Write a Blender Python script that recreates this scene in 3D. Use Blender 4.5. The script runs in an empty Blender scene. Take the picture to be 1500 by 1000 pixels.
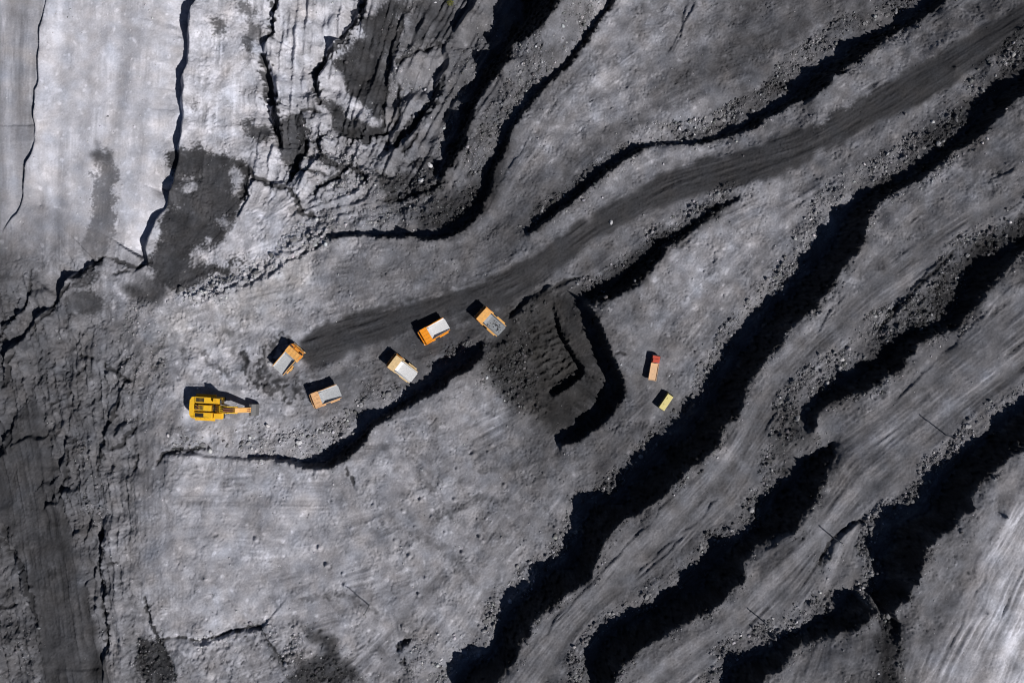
import bpy, bmesh, math, random
import numpy as np
from mathutils import Vector, Matrix

# ------------------------------------------------------------------ camera, world, sun, exposure
scene = bpy.context.scene
col = scene.collection
D = 300.0                 # camera height over the working bench (m)
S = 0.25                  # metres per photo pixel at bench level
W0, H0 = 1500.0, 1000.0
SUN_EL = math.radians(45)
SH = np.array([-0.775, -0.632]); SH /= np.linalg.norm(SH)      # shadow direction (image, y down)
SHW = np.array([SH[0], -SH[1]])                                # the same in plan (y up)

cam = bpy.data.objects.new('camera', bpy.data.cameras.new('camera'))
cam.data.sensor_width = 36.0
cam.data.lens = 36.0 * D / (W0 * S)
cam.data.clip_start = 1.0
cam.data.clip_end = 6000.0
cam.location = (0, 0, D)
cam.rotation_euler = (0, 0, 0)
col.objects.link(cam)
scene.camera = cam

world = bpy.data.worlds.new('World'); scene.world = world
world.use_nodes = True
wn = world.node_tree.nodes; wl = world.node_tree.links
sky = wn.new('ShaderNodeTexSky'); sky.sky_type = 'NISHITA'; sky.sun_disc = False
to_sun = Vector((-SHW[0] * math.cos(SUN_EL), -SHW[1] * math.cos(SUN_EL), math.sin(SUN_EL)))
sky.sun_elevation = SUN_EL
sky.sun_rotation = math.atan2(to_sun.x, to_sun.y)
sky.altitude = 2200; sky.air_density = 0.5; sky.dust_density = 0.2; sky.ozone_density = 0.6
bgn = wn['Background']; bgn.inputs['Strength'].default_value = 0.05
wl.new(sky.outputs['Color'], bgn.inputs['Color'])

sl = bpy.data.lights.new('sun', 'SUN'); sl.energy = 5.0; sl.angle = math.radians(0.5); sl.color = (1.0, 0.965, 0.92)
sun = bpy.data.objects.new('sun', sl); col.objects.link(sun)
sun.rotation_euler = to_sun.to_track_quat('Z', 'Y').to_euler()
sun.location = to_sun * 400

vs = scene.view_settings
vs.view_transform = 'Standard'; vs.look = 'None'; vs.gamma = 1.0; vs.use_curve_mapping = False
vs.exposure = -0.08
KEXP = 1.02            # linear picture value of a level white surface in the sun

scene.cycles.filter_width = 1.1
rng = np.random.default_rng(11)
random.seed(5)

# ------------------------------------------------------------------ survey lines of the pit (photo pixels, read at their own elevation)
def P(*a): return np.array(a, float).reshape(-1, 2)

BANDS = []   # name, crest line, foot-of-shadow line, foot heights (along the foot line), wall slope factor
def band(name, crest, edge, ht, k=0.5, coal=1.0, jit=1.0): BANDS.append((name, crest, edge, ht, k, coal, jit))

band('B',
 P(700,1060, 722,1020, 747,975, 762,950, 780,914, 812,888, 852,856, 877,827, 888,791, 920,762, 963,734, 999,701, 1028,672, 1058,643,
   1086,590, 1100,561, 1129,511, 1161,478, 1201,439, 1222,410, 1258,374, 1266,349, 1277,318, 1284,304, 1309,284, 1345,266, 1384,241,
   1399,223, 1431,202, 1464,176, 1482,158, 1500,144, 1540,112, 1600,60),
 P(600,1070, 625,1020, 641,996, 648,978, 677,964, 706,953, 713,921, 734,874, 760,865, 772,860, 769,838, 808,820, 816,806, 837,777, 843,732, 891,722,
   902,701, 927,676, 952,658, 963,640, 996,608, 1028,572, 1032,543, 1060,518, 1064,493, 1100,455, 1129,424, 1147,403, 1172,388, 1179,367,
   1208,343, 1222,308, 1255,274, 1302,258, 1335,240, 1374,212, 1418,172, 1440,142, 1470,110, 1500,82, 1550,40, 1600,0),
 [7, 6, 6, 6, 6, 7, 8.5, 10])
band('C1',
 P(870,1060, 885,1030, 902,1000, 913,975, 942,950, 970,939, 1014,906, 1057,888, 1066,872, 1089,849, 1088,831, 1100,813, 1124,793, 1165,773, 1186,744,
   1204,712, 1219,676, 1222,652),
 P(840,1060, 846,1030, 850,996, 848,957, 870,928, 898,903, 949,888, 958,863, 992,856, 1024,824, 1042,791, 1082,786, 1106,757, 1106,733, 1132,708, 1161,676,
   1167,662, 1219,646),
 [16, 17, 18, 19, 19.5])
band('C2',
 P(1188,634, 1204,601, 1255,579, 1302,547, 1323,536, 1348,507, 1388,489, 1406,475, 1446,435, 1460,414, 1492,378, 1500,370, 1540,338, 1600,290),
 P(1176,626, 1173,601, 1201,576, 1237,543, 1273,520, 1296,493, 1330,480, 1374,464, 1405,425, 1418,384, 1460,362, 1492,345, 1540,305, 1600,255),
 [19.5, 19, 18.5, 18.5, 19])
band('D',
 P(1310,1060, 1314,1020, 1316,996, 1320,935, 1316,899, 1330,870, 1352,820, 1366,791, 1413,762, 1428,741, 1435,712, 1460,690, 1478,665, 1500,647, 1540,610, 1600,560),
 P(1306,1060, 1309,1020, 1311,996, 1314,940, 1302,902, 1268,866, 1282,830, 1271,798, 1277,780, 1302,752, 1352,726, 1366,683, 1399,662, 1420,640, 1435,619, 1460,601, 1500,584,
   1540,555, 1600,505),
 [39.5, 39.5, 39, 31, 30, 30, 30, 29.5, 29.5, 29.5, 29.5, 30, 30])
band('D2',
 P(1080,1060, 1100,1020, 1129,986, 1154,960, 1179,942, 1215,928, 1248,921, 1273,906, 1286,897),
 P(1030,1060, 1045,1020, 1060,965, 1114,938, 1165,917, 1186,906, 1204,892, 1222,865, 1246,838, 1270,842),
 [28, 28.5, 29])
band('A',
 P(776,344, 812,320, 852,288, 898,248, 942,220, 963,210, 1014,213, 1046,208, 1086,194, 1116,180, 1154,162, 1179,144, 1219,121, 1244,94, 1273,77,
   1302,58, 1318,43, 1348,31, 1360,22, 1384,4, 1415,-25, 1460,-60),
 P(768,337, 805,302, 846,271, 884,237, 920,216, 949,204, 992,205, 1046,196, 1086,172, 1120,156, 1158,130, 1161,108, 1190,85, 1226,67, 1240,49, 1291,36,
   1316,18, 1338,4, 1370,-25, 1420,-65),
 [0.5, -1, -3, -4, -5, -6, -6])
band('E',
 P(367,672, 407,675, 443,685, 482,688, 504,676, 529,655, 562,619, 576,608, 612,590, 655,568, 677,550, 706,529, 709,505),
 P(363,666, 407,667, 440,674, 464,671, 486,655, 518,633, 533,608, 558,598, 572,594, 590,576, 641,536, 677,511, 700,502),
 [1, 0.5, 0, 0, 0], jit=0.5)
band('F',
 P(652,265, 660,242, 688,216, 698,155, 716,119, 752,90, 758,66, 790,42, 806,26, 819,7, 845,-25, 880,-60),
 P(642,255, 640,236, 652,202, 670,151, 691,115, 702,72, 724,58, 734,4, 750,-30, 780,-70),
 [-12, -15, -20, -23, -25], 0.55)
band('G',
 P(485,349, 540,347, 612,349, 648,354, 684,336, 713,306, 724,259, 738,223, 762,176, 787,140, 834,97, 859,65, 884,29, 898,7, 915,-30, 930,-60),
 P(480,341, 540,338, 612,337, 640,340, 668,322, 698,294, 708,252, 724,212, 748,166, 775,131, 823,88, 849,56, 874,20, 890,-5, 905,-40, 920,-75),
 [-4, -5, -6, -7, -8, -8, -8])
band('H',
 P(858,446, 877,466, 888,493, 898,518, 907,540, 916,560, 915,580, 898,608, 877,628, 848,649, 822,652),
 P(850,444, 853,472, 866,507, 876,532, 888,552, 886,566, 870,586, 862,598, 841,612, 823,626, 808,640),
 [4, 1, -1.5, -2.5, -3, -1, 2], 0.45, jit=0.3)
band('H2',
 P(811,446, 824,490, 848,530, 861,545, 842,562, 814,580),
 P(807,441, 815,488, 838,526, 850,538, 830,551, 803,568),
 [1, -3, -5, -5.5, -4], 0.45, jit=0.3)
band('I',
 P(868,441, 902,441, 931,418, 952,390, 978,365, 1017,338, 1053,310, 1086,290),
 P(850,428, 884,418, 913,395, 936,370, 968,346, 1008,324, 1048,298, 1078,284),
 [2, 2.5, 3, 4], 0.6)

ANCH = [(100,100,-8),(60,300,-7),(300,150,-8),(440,80,-11),(540,120,-20),(600,240,-14),(480,280,-9),(300,330,-6),(150,480,-2),(60,620,0),(60,950,3),(220,560,0),
        (300,850,9),(450,950,10),(600,800,10),(420,440,-0.5),(560,470,0),(640,490,0),(440,540,0),(330,590,0.5),(720,470,0),(850,345,2),(1000,265,3.5),(1200,200,6),(1400,100,8.5),
        (1500,40,10),(770,460,2.5),(745,560,4),(790,600,3),(715,540,3.5),(960,540,6.5),(975,590,6.5),(1050,380,7.5),(1000,150,-4),(900,80,-5),(1300,-20,-8),(1450,900,41),(1480,760,43),
        (0,0,-6),(0,400,-3),(0,1000,3),(200,1000,5),(250,720,6),(170,800,4.5)]

# minor steps: crest line + shadow width (px)
MIN = []
def step(w, *a, lam=7.0): MIN.append((P(*a), w, lam))
step(13, 297,-30, 295,0, 284,43, 275,108, 274,155, 272,194, 265,238, 259,277, 241,310, 230,335, 223,358, 218,385, 194,398)
step(15, 380,80, 394,88, 407,119, 410,162, 414,216); step(9, 414,-30, 410,0, 407,22, 398,62, 384,78)
step(11, 540,-30, 537,0, 533,18, 511,50, 488,79, 480,94, 466,119, 472,144)
step(6, 594,22, 577,68, 570,119, 563,172); step(5, 572,80, 583,120, 583,165, 562,195)
step(11, 655,61, 660,90, 649,119, 638,151, 626,169, 605,202, 583,223, 560,232)
step(16, 735,-40, 704,0, 686,29, 668,52)
step(4, 360,248, 376,264, 400,274, 421,266); step(5, 419,274, 439,310, 452,318)
step(7, 441,162, 445,191, 456,209, 438,252, 425,266)
step(8, 472,198, 474,227, 500,243, 531,250, 583,268); step(9, 644,276, 612,286, 583,293); step(5, 468,283, 500,260)
step(6, 0,482, 10,477, 29,464, 42,444, 47,424)
step(9, 0,575, 16,540, 20,516, 49,485, 85,445, 106,409, 139,391, 153,376)
step(5, 144,690, 158,630, 176,580, 186,560); step(3, 150,530, 165,546, 186,560)
step(9, -10,690, 0,670, 18,628, 24,610); step(10, -10,750, 0,772, 15,797, 24,826, 42,865, 52,908)
step(9, 153,755, 151,820, 150,858, 157,892, 157,950, 152,1000)
step(4, 214,876, 225,921, 250,957, 261,1000); step(4, 259,940, 306,942, 342,928, 380,920, 394,948)
step(4, 72,-20, 60,54, 55,126, 55,198, 41,252, 26,313, 0,340)
step(5, 299,441, 335,430, 398,407, 420,384, 470,364, 484,347); step(7, 745,468, 778,441, 800,428, 818,418)
step(5, 1208,830, 1232,784, 1250,772, 1280,762); step(4, 1285,492, 1330,430, 1375,385, 1405,362)
step(2.0, 1300,600, 1345,560, 1400,505, 1500,400, lam=2.5); step(2.2, 770,960, 860,862, 950,770, 1000,712, lam=2.5)
step(2.5, 925,850, 960,815, 1020,765, 1060,720, lam=2.5); step(2.0, 985,80, 1005,40, 1020,0, lam=2.5); step(1.8, 745,250, 775,205, 785,180, lam=2.5)
step(1.8, 978,84, 998,42, 1012,0, lam=2.5); step(2.0, 930,855, 965,822, 1022,775, lam=2.5); step(2.0, 1230,585, 1300,560, 1350,520, lam=2.5)
step(3, 20,655, 40,640, 70,648, lam=3); step(3, 100,560, 112,575, 108,600, lam=3); step(3, 60,745, 90,735, 100,712, lam=3); step(4, 62,700, 84,726, 105,712, lam=3); step(3, 112,690, 108,670, 118,648, lam=3)
step(3, 170,640, 182,622, 196,618, lam=3); step(3, 120,860, 138,845, 142,815, lam=3); step(3, 105,790, 122,778, 118,750, lam=3); step(3, 360,265, 362,290, 350,320, lam=3); step(4, 395,215, 420,222, 440,215, lam=3)
step(3, 236,662, 300,668, 365,672); step(5, 580,948, 600,938); step(4, 90,690, 98,650, 108,630); step(4, 120,800, 135,770, 140,740)
step(2, 1120,640, 1140,600, 1160,570, lam=2.5); step(3, 1195,500, 1215,460, 1240,430, lam=3); step(2.5, 1110,815, 1150,790, 1200,740, lam=2.5)
step(1.6, 1390,960, 1440,850, 1490,760, lam=3); step(1.6, 1420,1000, 1470,900, 1510,800, lam=3); step(3, 1440,270, 1455,262, 1490,245, lam=2.5)

# coal seams / open cracks: width px + line;  wheel tracks: strength + line
SEAM = [(8, P(406,-10, 404,0, 400,24, 397,48, 388,62)), (13, P(382,82, 385,90, 390,112, 396,140, 404,170, 408,200)), (9, P(536,-10, 533,0, 527,22, 515,38, 501,58, 491,70, 473,92, 463,104, 461,120, 467,136, 470,152)),
 (5, P(590,26, 576,76, 568,112, 562,144, 562,182)), (5, P(648,66, 616,72, 590,88, 580,98)), (4, P(584,118, 582,152, 584,172, 576,188)), (11, P(648,112, 637,144, 617,170, 598,192, 580,215)), (8, P(438,164, 442,190, 448,206, 444,224, 430,238, 432,250)),
 (3, P(438,162, 455,160, 470,166)), (8, P(478,190, 468,202, 468,220, 478,234, 494,242, 514,246, 530,250, 538,268)), (6, P(508,247, 490,260, 478,270, 458,282)), (6, P(350,240, 362,248, 368,260, 384,266, 396,272, 414,273, 424,262, 430,252, 440,247)),
 (6, P(420,276, 428,288, 436,298, 444,314, 460,318)), (3, P(440,248, 462,252, 476,255)), (13, P(498,188, 512,198, 530,200, 562,192)), (5, P(570,204, 564,222)), (4, P(590,222, 602,210, 612,196)), (7, P(562,293, 590,288, 630,278, 650,264)),
 (8, P(350,268, 356,278, 358,292)), (8, P(106,406, 128,396, 148,378)), (4, P(154,376, 180,386, 198,394, 220,382)), (4, P(164,400, 190,398)), (4, P(43,396, 44,420, 40,446, 30,460, 12,474, -4,494)), (4, P(112,520, 138,524)), (4, P(114,548, 124,536)),
 (4, P(152,532, 166,541, 176,550, 194,560)), (2.5, P(170,534, 192,522)), (4, P(180,560, 166,606, 154,634, 148,660, 140,690)), (5, P(164,658, 178,652, 182,638, 198,626)), (4, P(100,654, 96,684, 95,704)), (4, P(99,650, 110,645)), (3, P(70,642, 90,632)),
 (3, P(70,590, 98,584, 104,572)), (5, P(230,680, 240,664, 260,658, 298,656)), (3, P(192,690, 200,678, 204,665)), (8, P(18,625, 8,648, -2,668)), (9, P(3,776, 12,804, 24,822)), (6, P(24,822, 36,846, 42,870, 48,892, 54,914)),
 (6, P(146,770, 148,804, 146,828, 145,854, 152,864, 154,892, 156,920, 155,956)), (3, P(150,826, 170,824)), (5, P(213,874, 216,904, 226,924, 236,940, 240,960, 250,985)), (3, P(236,934, 270,936, 302,936, 342,924, 378,917, 394,940, 410,965)),
 (4, P(0,888, 16,891, 24,884)), (7, P(16,520, 12,540, 2,566)), (5, P(48,482, 66,462, 84,441, 102,412)), (3, P(362,530, 356,522)), (3, P(1200,826, 1212,800, 1230,780, 1250,768, 1278,762)), (3, P(1284,490, 1310,456, 1340,424, 1372,392, 1402,364)),
 (5, P(582,952, 590,945, 600,940)), (6, P(590,965, 593,975)), (3, P(898,518, 918,518)), (4, P(740,466, 760,452, 778,440, 800,427, 822,414, 848,406)), (3, P(505,683, 515,700, 518,714))]
TRACK = [(.9, P(440,515, 470,500, 540,478, 620,452, 720,425, 800,385)), (.8, P(500,575, 530,548, 570,520, 640,500, 690,478)), (.8, P(612,552, 640,540, 680,510, 700,490)), (.7, P(660,478, 690,470, 730,470)), (.7, P(455,590, 430,600, 390,596, 370,588)), (.7, P(430,505, 470,470, 560,448, 680,420)), (.8, P(366,524, 368,545, 380,564, 398,575, 420,577, 440,566)), (.7, P(392,536, 400,515, 418,498, 445,490, 480,478, 560,455)), (.6, P(600,560, 560,575, 520,585, 470,600, 420,600)), (.6, P(660,470, 700,440, 760,400, 850,335, 960,285, 1090,245)),
 (.6, P(560,500, 620,465, 700,425, 780,380, 860,325, 980,268, 1150,225, 1300,150, 1500,40)), (.5, P(480,690, 500,705, 540,760, 570,790)), (.5, P(620,705, 650,760, 700,800, 760,790)), (.4, P(240,690, 340,695, 470,700, 560,690)), (.5, P(235,790, 330,775, 430,790, 540,770)),
 (.5, P(980,84, 1000,44, 1018,-6)), (.5, P(742,262, 775,205, 800,150, 860,70)), (.4, P(700,760, 760,690, 830,640)), (.5, P(880,700, 940,640, 985,570, 1010,520, 1080,430, 1170,330)), (.5, P(860,690, 920,630, 950,590, 955,560)), (.6, P(740,1000, 840,890, 960,770, 1060,680, 1110,590, 1180,510, 1300,400, 1450,310)),
 (.6, P(800,985, 900,880, 1000,780, 1085,705, 1110,640, 1140,570, 1220,500)), (.5, P(930,1000, 1060,920, 1180,810, 1250,720, 1330,620, 1430,520, 1520,450)), (.5, P(1000,990, 1110,905, 1200,870, 1235,820)), (.5, P(1370,1000, 1420,880, 1500,740)), (.5, P(60,1000, 50,900, 60,780, 40,640)),
 (.5, P(110,1000, 90,860, 80,720, 50,600)), (.4, P(230,960, 205,880, 215,790, 260,740)), (.4, P(850,480, 880,560, 850,610, 815,625)), (.4, P(300,560, 360,500, 420,450, 500,420, 640,400)), (.4, P(560,690, 640,680, 720,640)), (.35, P(640,900, 660,850, 700,820)), (.35, P(665,905, 680,860, 715,835))]

# explicit grain / traffic directions
FLOW = [P(20,0,10,300), P(120,0,100,330), P(220,0,190,330), P(330,20,320,220), P(440,20,430,200), P(620,150,560,260), P(0,400,20,560), P(30,600,90,1000), P(100,600,150,1000),
        P(230,720,520,720), P(240,780,520,790), P(230,640,230,1000), P(330,900,600,860), P(560,960,800,640), P(450,830,760,660), P(300,600,420,560), P(250,480,420,440),
        P(440,520,600,470,760,400,860,320,980,255,1180,205,1340,110,1500,20), P(500,430,700,390,800,340), P(700,340,760,250,830,150,960,40), P(760,340,860,220,1000,130,1200,30),
        P(900,160,1100,70,1250,0), P(900,470,1050,330,1180,270), P(960,640,1080,480,1200,330), P(860,700,960,600), P(760,1000,900,840,1040,690,1120,560,1260,430,1400,330,1500,270),
        P(940,1000,1100,880,1230,740), P(1240,620,1380,520,1500,420), P(1280,700,1400,600,1500,520), P(1340,1000,1420,850,1500,720), P(1460,1000,1500,900), P(830,560,900,620),
        P(1330,300,1420,240,1500,190), P(600,680,660,760), P(640,640,760,580)]

# ------------------------------------------------------------------ raster of the terrain in plan
RES = 0.375
XH, YH = 262.5, 189.0
gx = np.arange(-XH, XH + 1e-6, RES); gy = np.arange(-YH, YH + 1e-6, RES)
NX, NY = len(gx), len(gy)
GX, GY = np.meshgrid(gx, gy)           # row = y

def to_plan(px, h):
    px = np.asarray(px, float); h = np.asarray(h, float)
    f = S * (D - h) / D
    return np.stack([(px[..., 0] - W0/2) * f, -(px[..., 1] - H0/2) * f], -1)

def resample(pts, stepl):
    d = np.r_[0, np.cumsum(np.hypot(*np.diff(pts, axis=0).T))]
    n = max(2, int(d[-1] / stepl) + 1); t = np.linspace(0, d[-1], n)
    return np.stack([np.interp(t, d, pts[:, 0]), np.interp(t, d, pts[:, 1])], -1), t / d[-1]

def noise1(n, wl_):
    m = max(4, int(n / wl_) + 4); r = rng.normal(size=m)
    x = np.linspace(0, m - 1.001, n); i = x.astype(int); f = x - i; f = f*f*(3-2*f)
    return r[i]*(1-f) + r[i+1]*f

def spectral(wl_hi, wl_lo, beta, seed, aniso=None):
    """band-limited fractal noise on the raster, wavelengths in metres, unit variance"""
    r = np.random.default_rng(seed)
    F = np.fft.rfft2(r.standard_normal((NY, NX)).astype(np.float32))
    ky = np.fft.fftfreq(NY, RES)[:, None]; kx = np.fft.rfftfreq(NX, RES)[None, :]
    k = np.hypot(kx, ky) + 1e-9
    a = k ** (-beta) * (1/(1+(k*wl_lo)**6)) * (1/(1+(1/(k*wl_hi))**6))
    n = np.fft.irfft2(F * a, s=(NY, NX))
    return ((n - n.mean()) / n.std()).astype(np.float32)

def blur(a, sig_m):
    ky = np.fft.fftfreq(NY, RES)[:, None]; kx = np.fft.rfftfreq(NX, RES)[None, :]
    return np.fft.irfft2(np.fft.rfft2(a) * np.exp(-2*(math.pi*sig_m)**2*(kx**2+ky**2)), s=(NY, NX)).astype(np.float32)

def samp(F, xy):
    xy = np.asarray(xy, float)
    u = np.clip((xy[..., 0] + XH) / RES, 0, NX - 1.001); v = np.clip((xy[..., 1] + YH) / RES, 0, NY - 1.001)
    i = u.astype(int); j = v.astype(int); a = u - i; b = v - j
    return (F[j, i]*(1-a) + F[j, i+1]*a)*(1-b) + (F[j+1, i]*(1-a) + F[j+1, i+1]*a)*b

# ---- band geometry
T = math.tan(SUN_EL)
walls = []
for name, crest, edge, ht, k, coal, jit in BANDS:
    c, tc = resample(crest, 2.0)
    dens = np.r_[0, np.cumsum(np.hypot(*np.diff(edge, axis=0).T))]; dens /= dens[-1]
    a = edge[:-1]; b = edge[1:]; e = b - a
    w = np.full(len(c), np.nan); te = np.full(len(c), np.nan)
    den = SH[0]*e[:, 1] - SH[1]*e[:, 0]
    for i in range(len(c)):
        q = a - c[i]
        with np.errstate(all='ignore'):
            t = (q[:, 0]*e[:, 1] - q[:, 1]*e[:, 0]) / den
            u = (q[:, 0]*SH[1] - q[:, 1]*SH[0]) / den
        ok = (t > -2) & (t < 160) & (u >= 0) & (u <= 1)
        if ok.any():
            jj = np.where(ok)[0][np.argmin(t[ok])]
            w[i] = max(t[jj], 0.5); te[i] = dens[jj] + u[jj]*(dens[jj+1]-dens[jj])
    good = ~np.isnan(w)
    idx = np.arange(len(c))
    w = np.interp(idx, idx[good], w[good]); te = np.interp(idx, idx[good], te[good])
    ker = np.hanning(9); ker /= ker.sum()
    w = np.convolve(np.pad(w, 4, 'edge'), ker, 'valid')
    te = np.convolve(np.pad(te, 4, 'edge'), ker, 'valid')
    hts = np.interp(te, np.linspace(0, 1, len(ht)), ht)
    ee = c + SH*w[:, None]
    qc = (c - [W0/2, H0/2]) @ SH; qe = (ee - [W0/2, H0/2]) @ SH
    hc = (S/D*qe*(D-hts) - S*qc + hts/T) / (1/T - S*qc/D)
    hc = np.maximum(hc, hts + 0.3)
    pc = to_plan(c, hc); pe = to_plan(ee, hts)
    n = len(c)
    tang = np.gradient(pc, axis=0); tang /= np.linalg.norm(tang, axis=1)[:, None] + 1e-9
    nor = np.stack([-tang[:, 1], tang[:, 0]], -1)
    amp = np.clip((hc-hts)/8, 0.15, 1.0)*jit
    j = (noise1(n, 16)*0.75 + noise1(n, 7)*0.5 + noise1(n, 3)*0.28)*amp
    pc = pc + nor*j[:, None]
    hc = hc + (noise1(n, 10)*0.5 + noise1(n, 4)*0.3)*amp
    pt = pc + (pe-pc)*(k + 0.07*noise1(n, 8)[:, None])
    walls.append(dict(name=name, crest=pc, toe=pt, edge=pe, hc=hc, ht=hts, coal=coal, cpx=c, epx=ee))

# ---- base surface: relax between the survey lines
def solve(res, init):
    nx = int(round(2*XH/res))+1; ny = int(round(2*YH/res))+1
    acc = np.zeros((ny, nx)); cnt = np.zeros((ny, nx))
    def put(p, h):
        i = np.round((p[:, 0]+XH)/res).astype(int); jj = np.round((p[:, 1]+YH)/res).astype(int)
        m = (i >= 0) & (i < nx) & (jj >= 0) & (jj < ny)
        np.add.at(acc, (jj[m], i[m]), h[m]); np.add.at(cnt, (jj[m], i[m]), 1)
    for wv in walls:
        for p, h in ((wv['toe'], wv['ht']), (wv['crest'], wv['hc'])):
            t = np.r_[0, np.cumsum(np.hypot(*np.diff(p, axis=0).T))]
            tt = np.linspace(0, t[-1], int(t[-1]/(res*0.35))+2)
            put(np.stack([np.interp(tt, t, p[:, 0]), np.interp(tt, t, p[:, 1])], -1), np.interp(tt, t, h))
    for x, y, h in ANCH:
        put(to_plan(np.array([[x, y]]), np.array([h])), np.array([h], float))
    fix = cnt > 0; val = np.where(fix, acc/np.maximum(cnt, 1), 0)
    if init is None: Hh = np.where(fix, val, val[fix].mean())
    else:
        sy, sx = init.shape
        v = np.linspace(0, sy-1.001, ny); u = np.linspace(0, sx-1.001, nx)
        jv = v.astype(int); iu = u.astype(int); fv = (v-jv)[:, None]; fu = (u-iu)[None, :]
        Hh = (init[jv][:, iu]*(1-fu)+init[jv][:, iu+1]*fu)*(1-fv) + (init[jv+1][:, iu]*(1-fu)+init[jv+1][:, iu+1]*fu)*fv
        Hh = np.where(fix, val, Hh)
    it = {12: 400, 6: 300, 3: 260, 1.5: 220, 0.75: 120}[res]
    for _ in range(it):
        Pd = np.pad(Hh, 1, 'edge')
        N = (Pd[:-2, 1:-1]+Pd[2:, 1:-1]+Pd[1:-1, :-2]+Pd[1:-1, 2:])*0.25
        Hh = np.where(fix, val, N)
    return Hh
base = None
for r_ in (12, 6, 3, 1.5, 0.75): base = solve(r_, base)
sy, sx = base.shape
v = np.linspace(0, sy-1.001, NY); u = np.linspace(0, sx-1.001, NX)
jv = v.astype(int); iu = u.astype(int); fv = (v-jv)[:, None]; fu = (u-iu)[None, :]
Z = ((base[jv][:, iu]*(1-fu)+base[jv][:, iu+1]*fu)*(1-fv) + (base[jv+1][:, iu]*(1-fu)+base[jv+1][:, iu+1]*fu)*fv).astype(np.float32)
Zs = blur(Z, 1.5)

def ground_plan(px, F=None):
    """where the sight line of a photo pixel meets the terrain"""
    F = Zs if F is None else F
    px = np.asarray(px, float); h = np.zeros(px.shape[:-1])
    for _ in range(12):
        p = to_plan(px, h); h = 0.5*h + 0.5*samp(F, p)
    return to_plan(px, h)

def line_field(p, reach):
    """distance and signed side (towards the shadow) to a plan polyline, inside its box"""
    x0, y0 = p.min(0)-reach; x1, y1 = p.max(0)+reach
    i0 = max(0, int((x0+XH)/RES)); i1 = min(NX, int((x1+XH)/RES)+2); j0 = max(0, int((y0+YH)/RES)); j1 = min(NY, int((y1+YH)/RES)+2)
    if i1 <= i0+1 or j1 <= j0+1: return None
    X = GX[j0:j1, i0:i1]; Y = GY[j0:j1, i0:i1]
    best = np.full(X.shape, 1e9); side = np.zeros(X.shape); tt = np.zeros(X.shape)
    L = np.r_[0, np.cumsum(np.hypot(*np.diff(p, axis=0).T))]
    for k in range(len(p)-1):
        a = p[k]; e = p[k+1]-a; l2 = e@e+1e-9
        t = np.clip(((X-a[0])*e[0]+(Y-a[1])*e[1])/l2, 0, 1)
        dx = X-a[0]-t*e[0]; dy = Y-a[1]-t*e[1]; d = np.hypot(dx, dy)
        m = d < best
        best = np.where(m, d, best); side = np.where(m, np.sign(dx*SHW[0]+dy*SHW[1]), side); tt = np.where(m, (L[k]+t*(L[k+1]-L[k]))/L[-1], tt)
    return (slice(j0, j1), slice(i0, i1)), best, side, tt

for pts, w, lam in MIN:
    q, _ = resample(pts, 9.0)
    p = ground_plan(q)
    n = len(p)
    p = p + np.stack([noise1(n, 2), noise1(n, 2)], -1)*0.45
    r = line_field(p, lam*3.0)
    if r is None: continue
    sl_, d, sd, tt = r
    wv = np.interp(tt, np.linspace(0, 1, n), np.clip(1+0.35*noise1(n, 3), 0.35, 1.7))
    qm = float(np.mean((q-[W0/2, H0/2]) @ SH))
    Hs = w*S*1.15/(1/T - S*qm/D)*wv*np.clip(np.minimum(tt, 1-tt)*9, 0.0, 1)
    wall = Hs*0.45+0.25
    hi = 0.5*Hs*np.exp(-d/lam)
    lo = np.where(d < wall, 0.5*Hs - Hs*d/wall, -0.5*Hs*np.exp(-(d-wall)/lam))
    Z[sl_] += np.where(sd > 0, lo, hi)
Zs = blur(Z, 1.0)
seam = np.zeros((NY, NX), np.float32); track = np.zeros((NY, NX), np.float32)
wid = 1+0.45*spectral(8, 1.2, 1.0, 73)
for w, pts in SEAM:
    p = ground_plan(resample(pts, 7.0)[0]); n = len(p)
    p = p+np.stack([noise1(n, 2), noise1(n, 2)], -1)*0.3
    r = line_field(p, w*S+2.0)
    if r is None: continue
    sl_, d, sd, tt = r
    hw = w*S*0.66*np.clip(wid[sl_], 0.25, 2)*np.clip(np.minimum(tt, 1-tt)*8+0.35, 0, 1)
    m = np.clip((hw-d)/0.4+0.5, 0, 1)
    m[(d > hw+0.5)] = 0
    seam[sl_] = np.maximum(seam[sl_], m)
    Z[sl_] -= (min(2.6, w*S*0.75)*np.clip(1.15-d/(hw+0.25), 0, 1)).astype(np.float32)
for a_, pts in TRACK:
    p = ground_plan(resample(pts, 10.0)[0]); n = len(p)
    p = p+np.stack([noise1(n, 5), noise1(n, 5)], -1)*0.5
    r = line_field(p, 5.0)
    if r is None: continue
    sl_, d, sd, tt = r
    m = a_*np.clip(np.minimum(tt, 1-tt)*6, 0, 1)*np.clip(0.55+0.5*(wid[sl_]-1)/0.45, 0, 1)
    pr = np.exp(-((d-1.9)/0.42)**2)+0.5*np.exp(-((d-3.1)/0.35)**2)
    track[sl_] = np.maximum(track[sl_], m*pr)
    Z[sl_] -= (0.19*m*pr-0.10*m*np.exp(-((d-2.5)/0.3)**2)).astype(np.float32)

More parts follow.
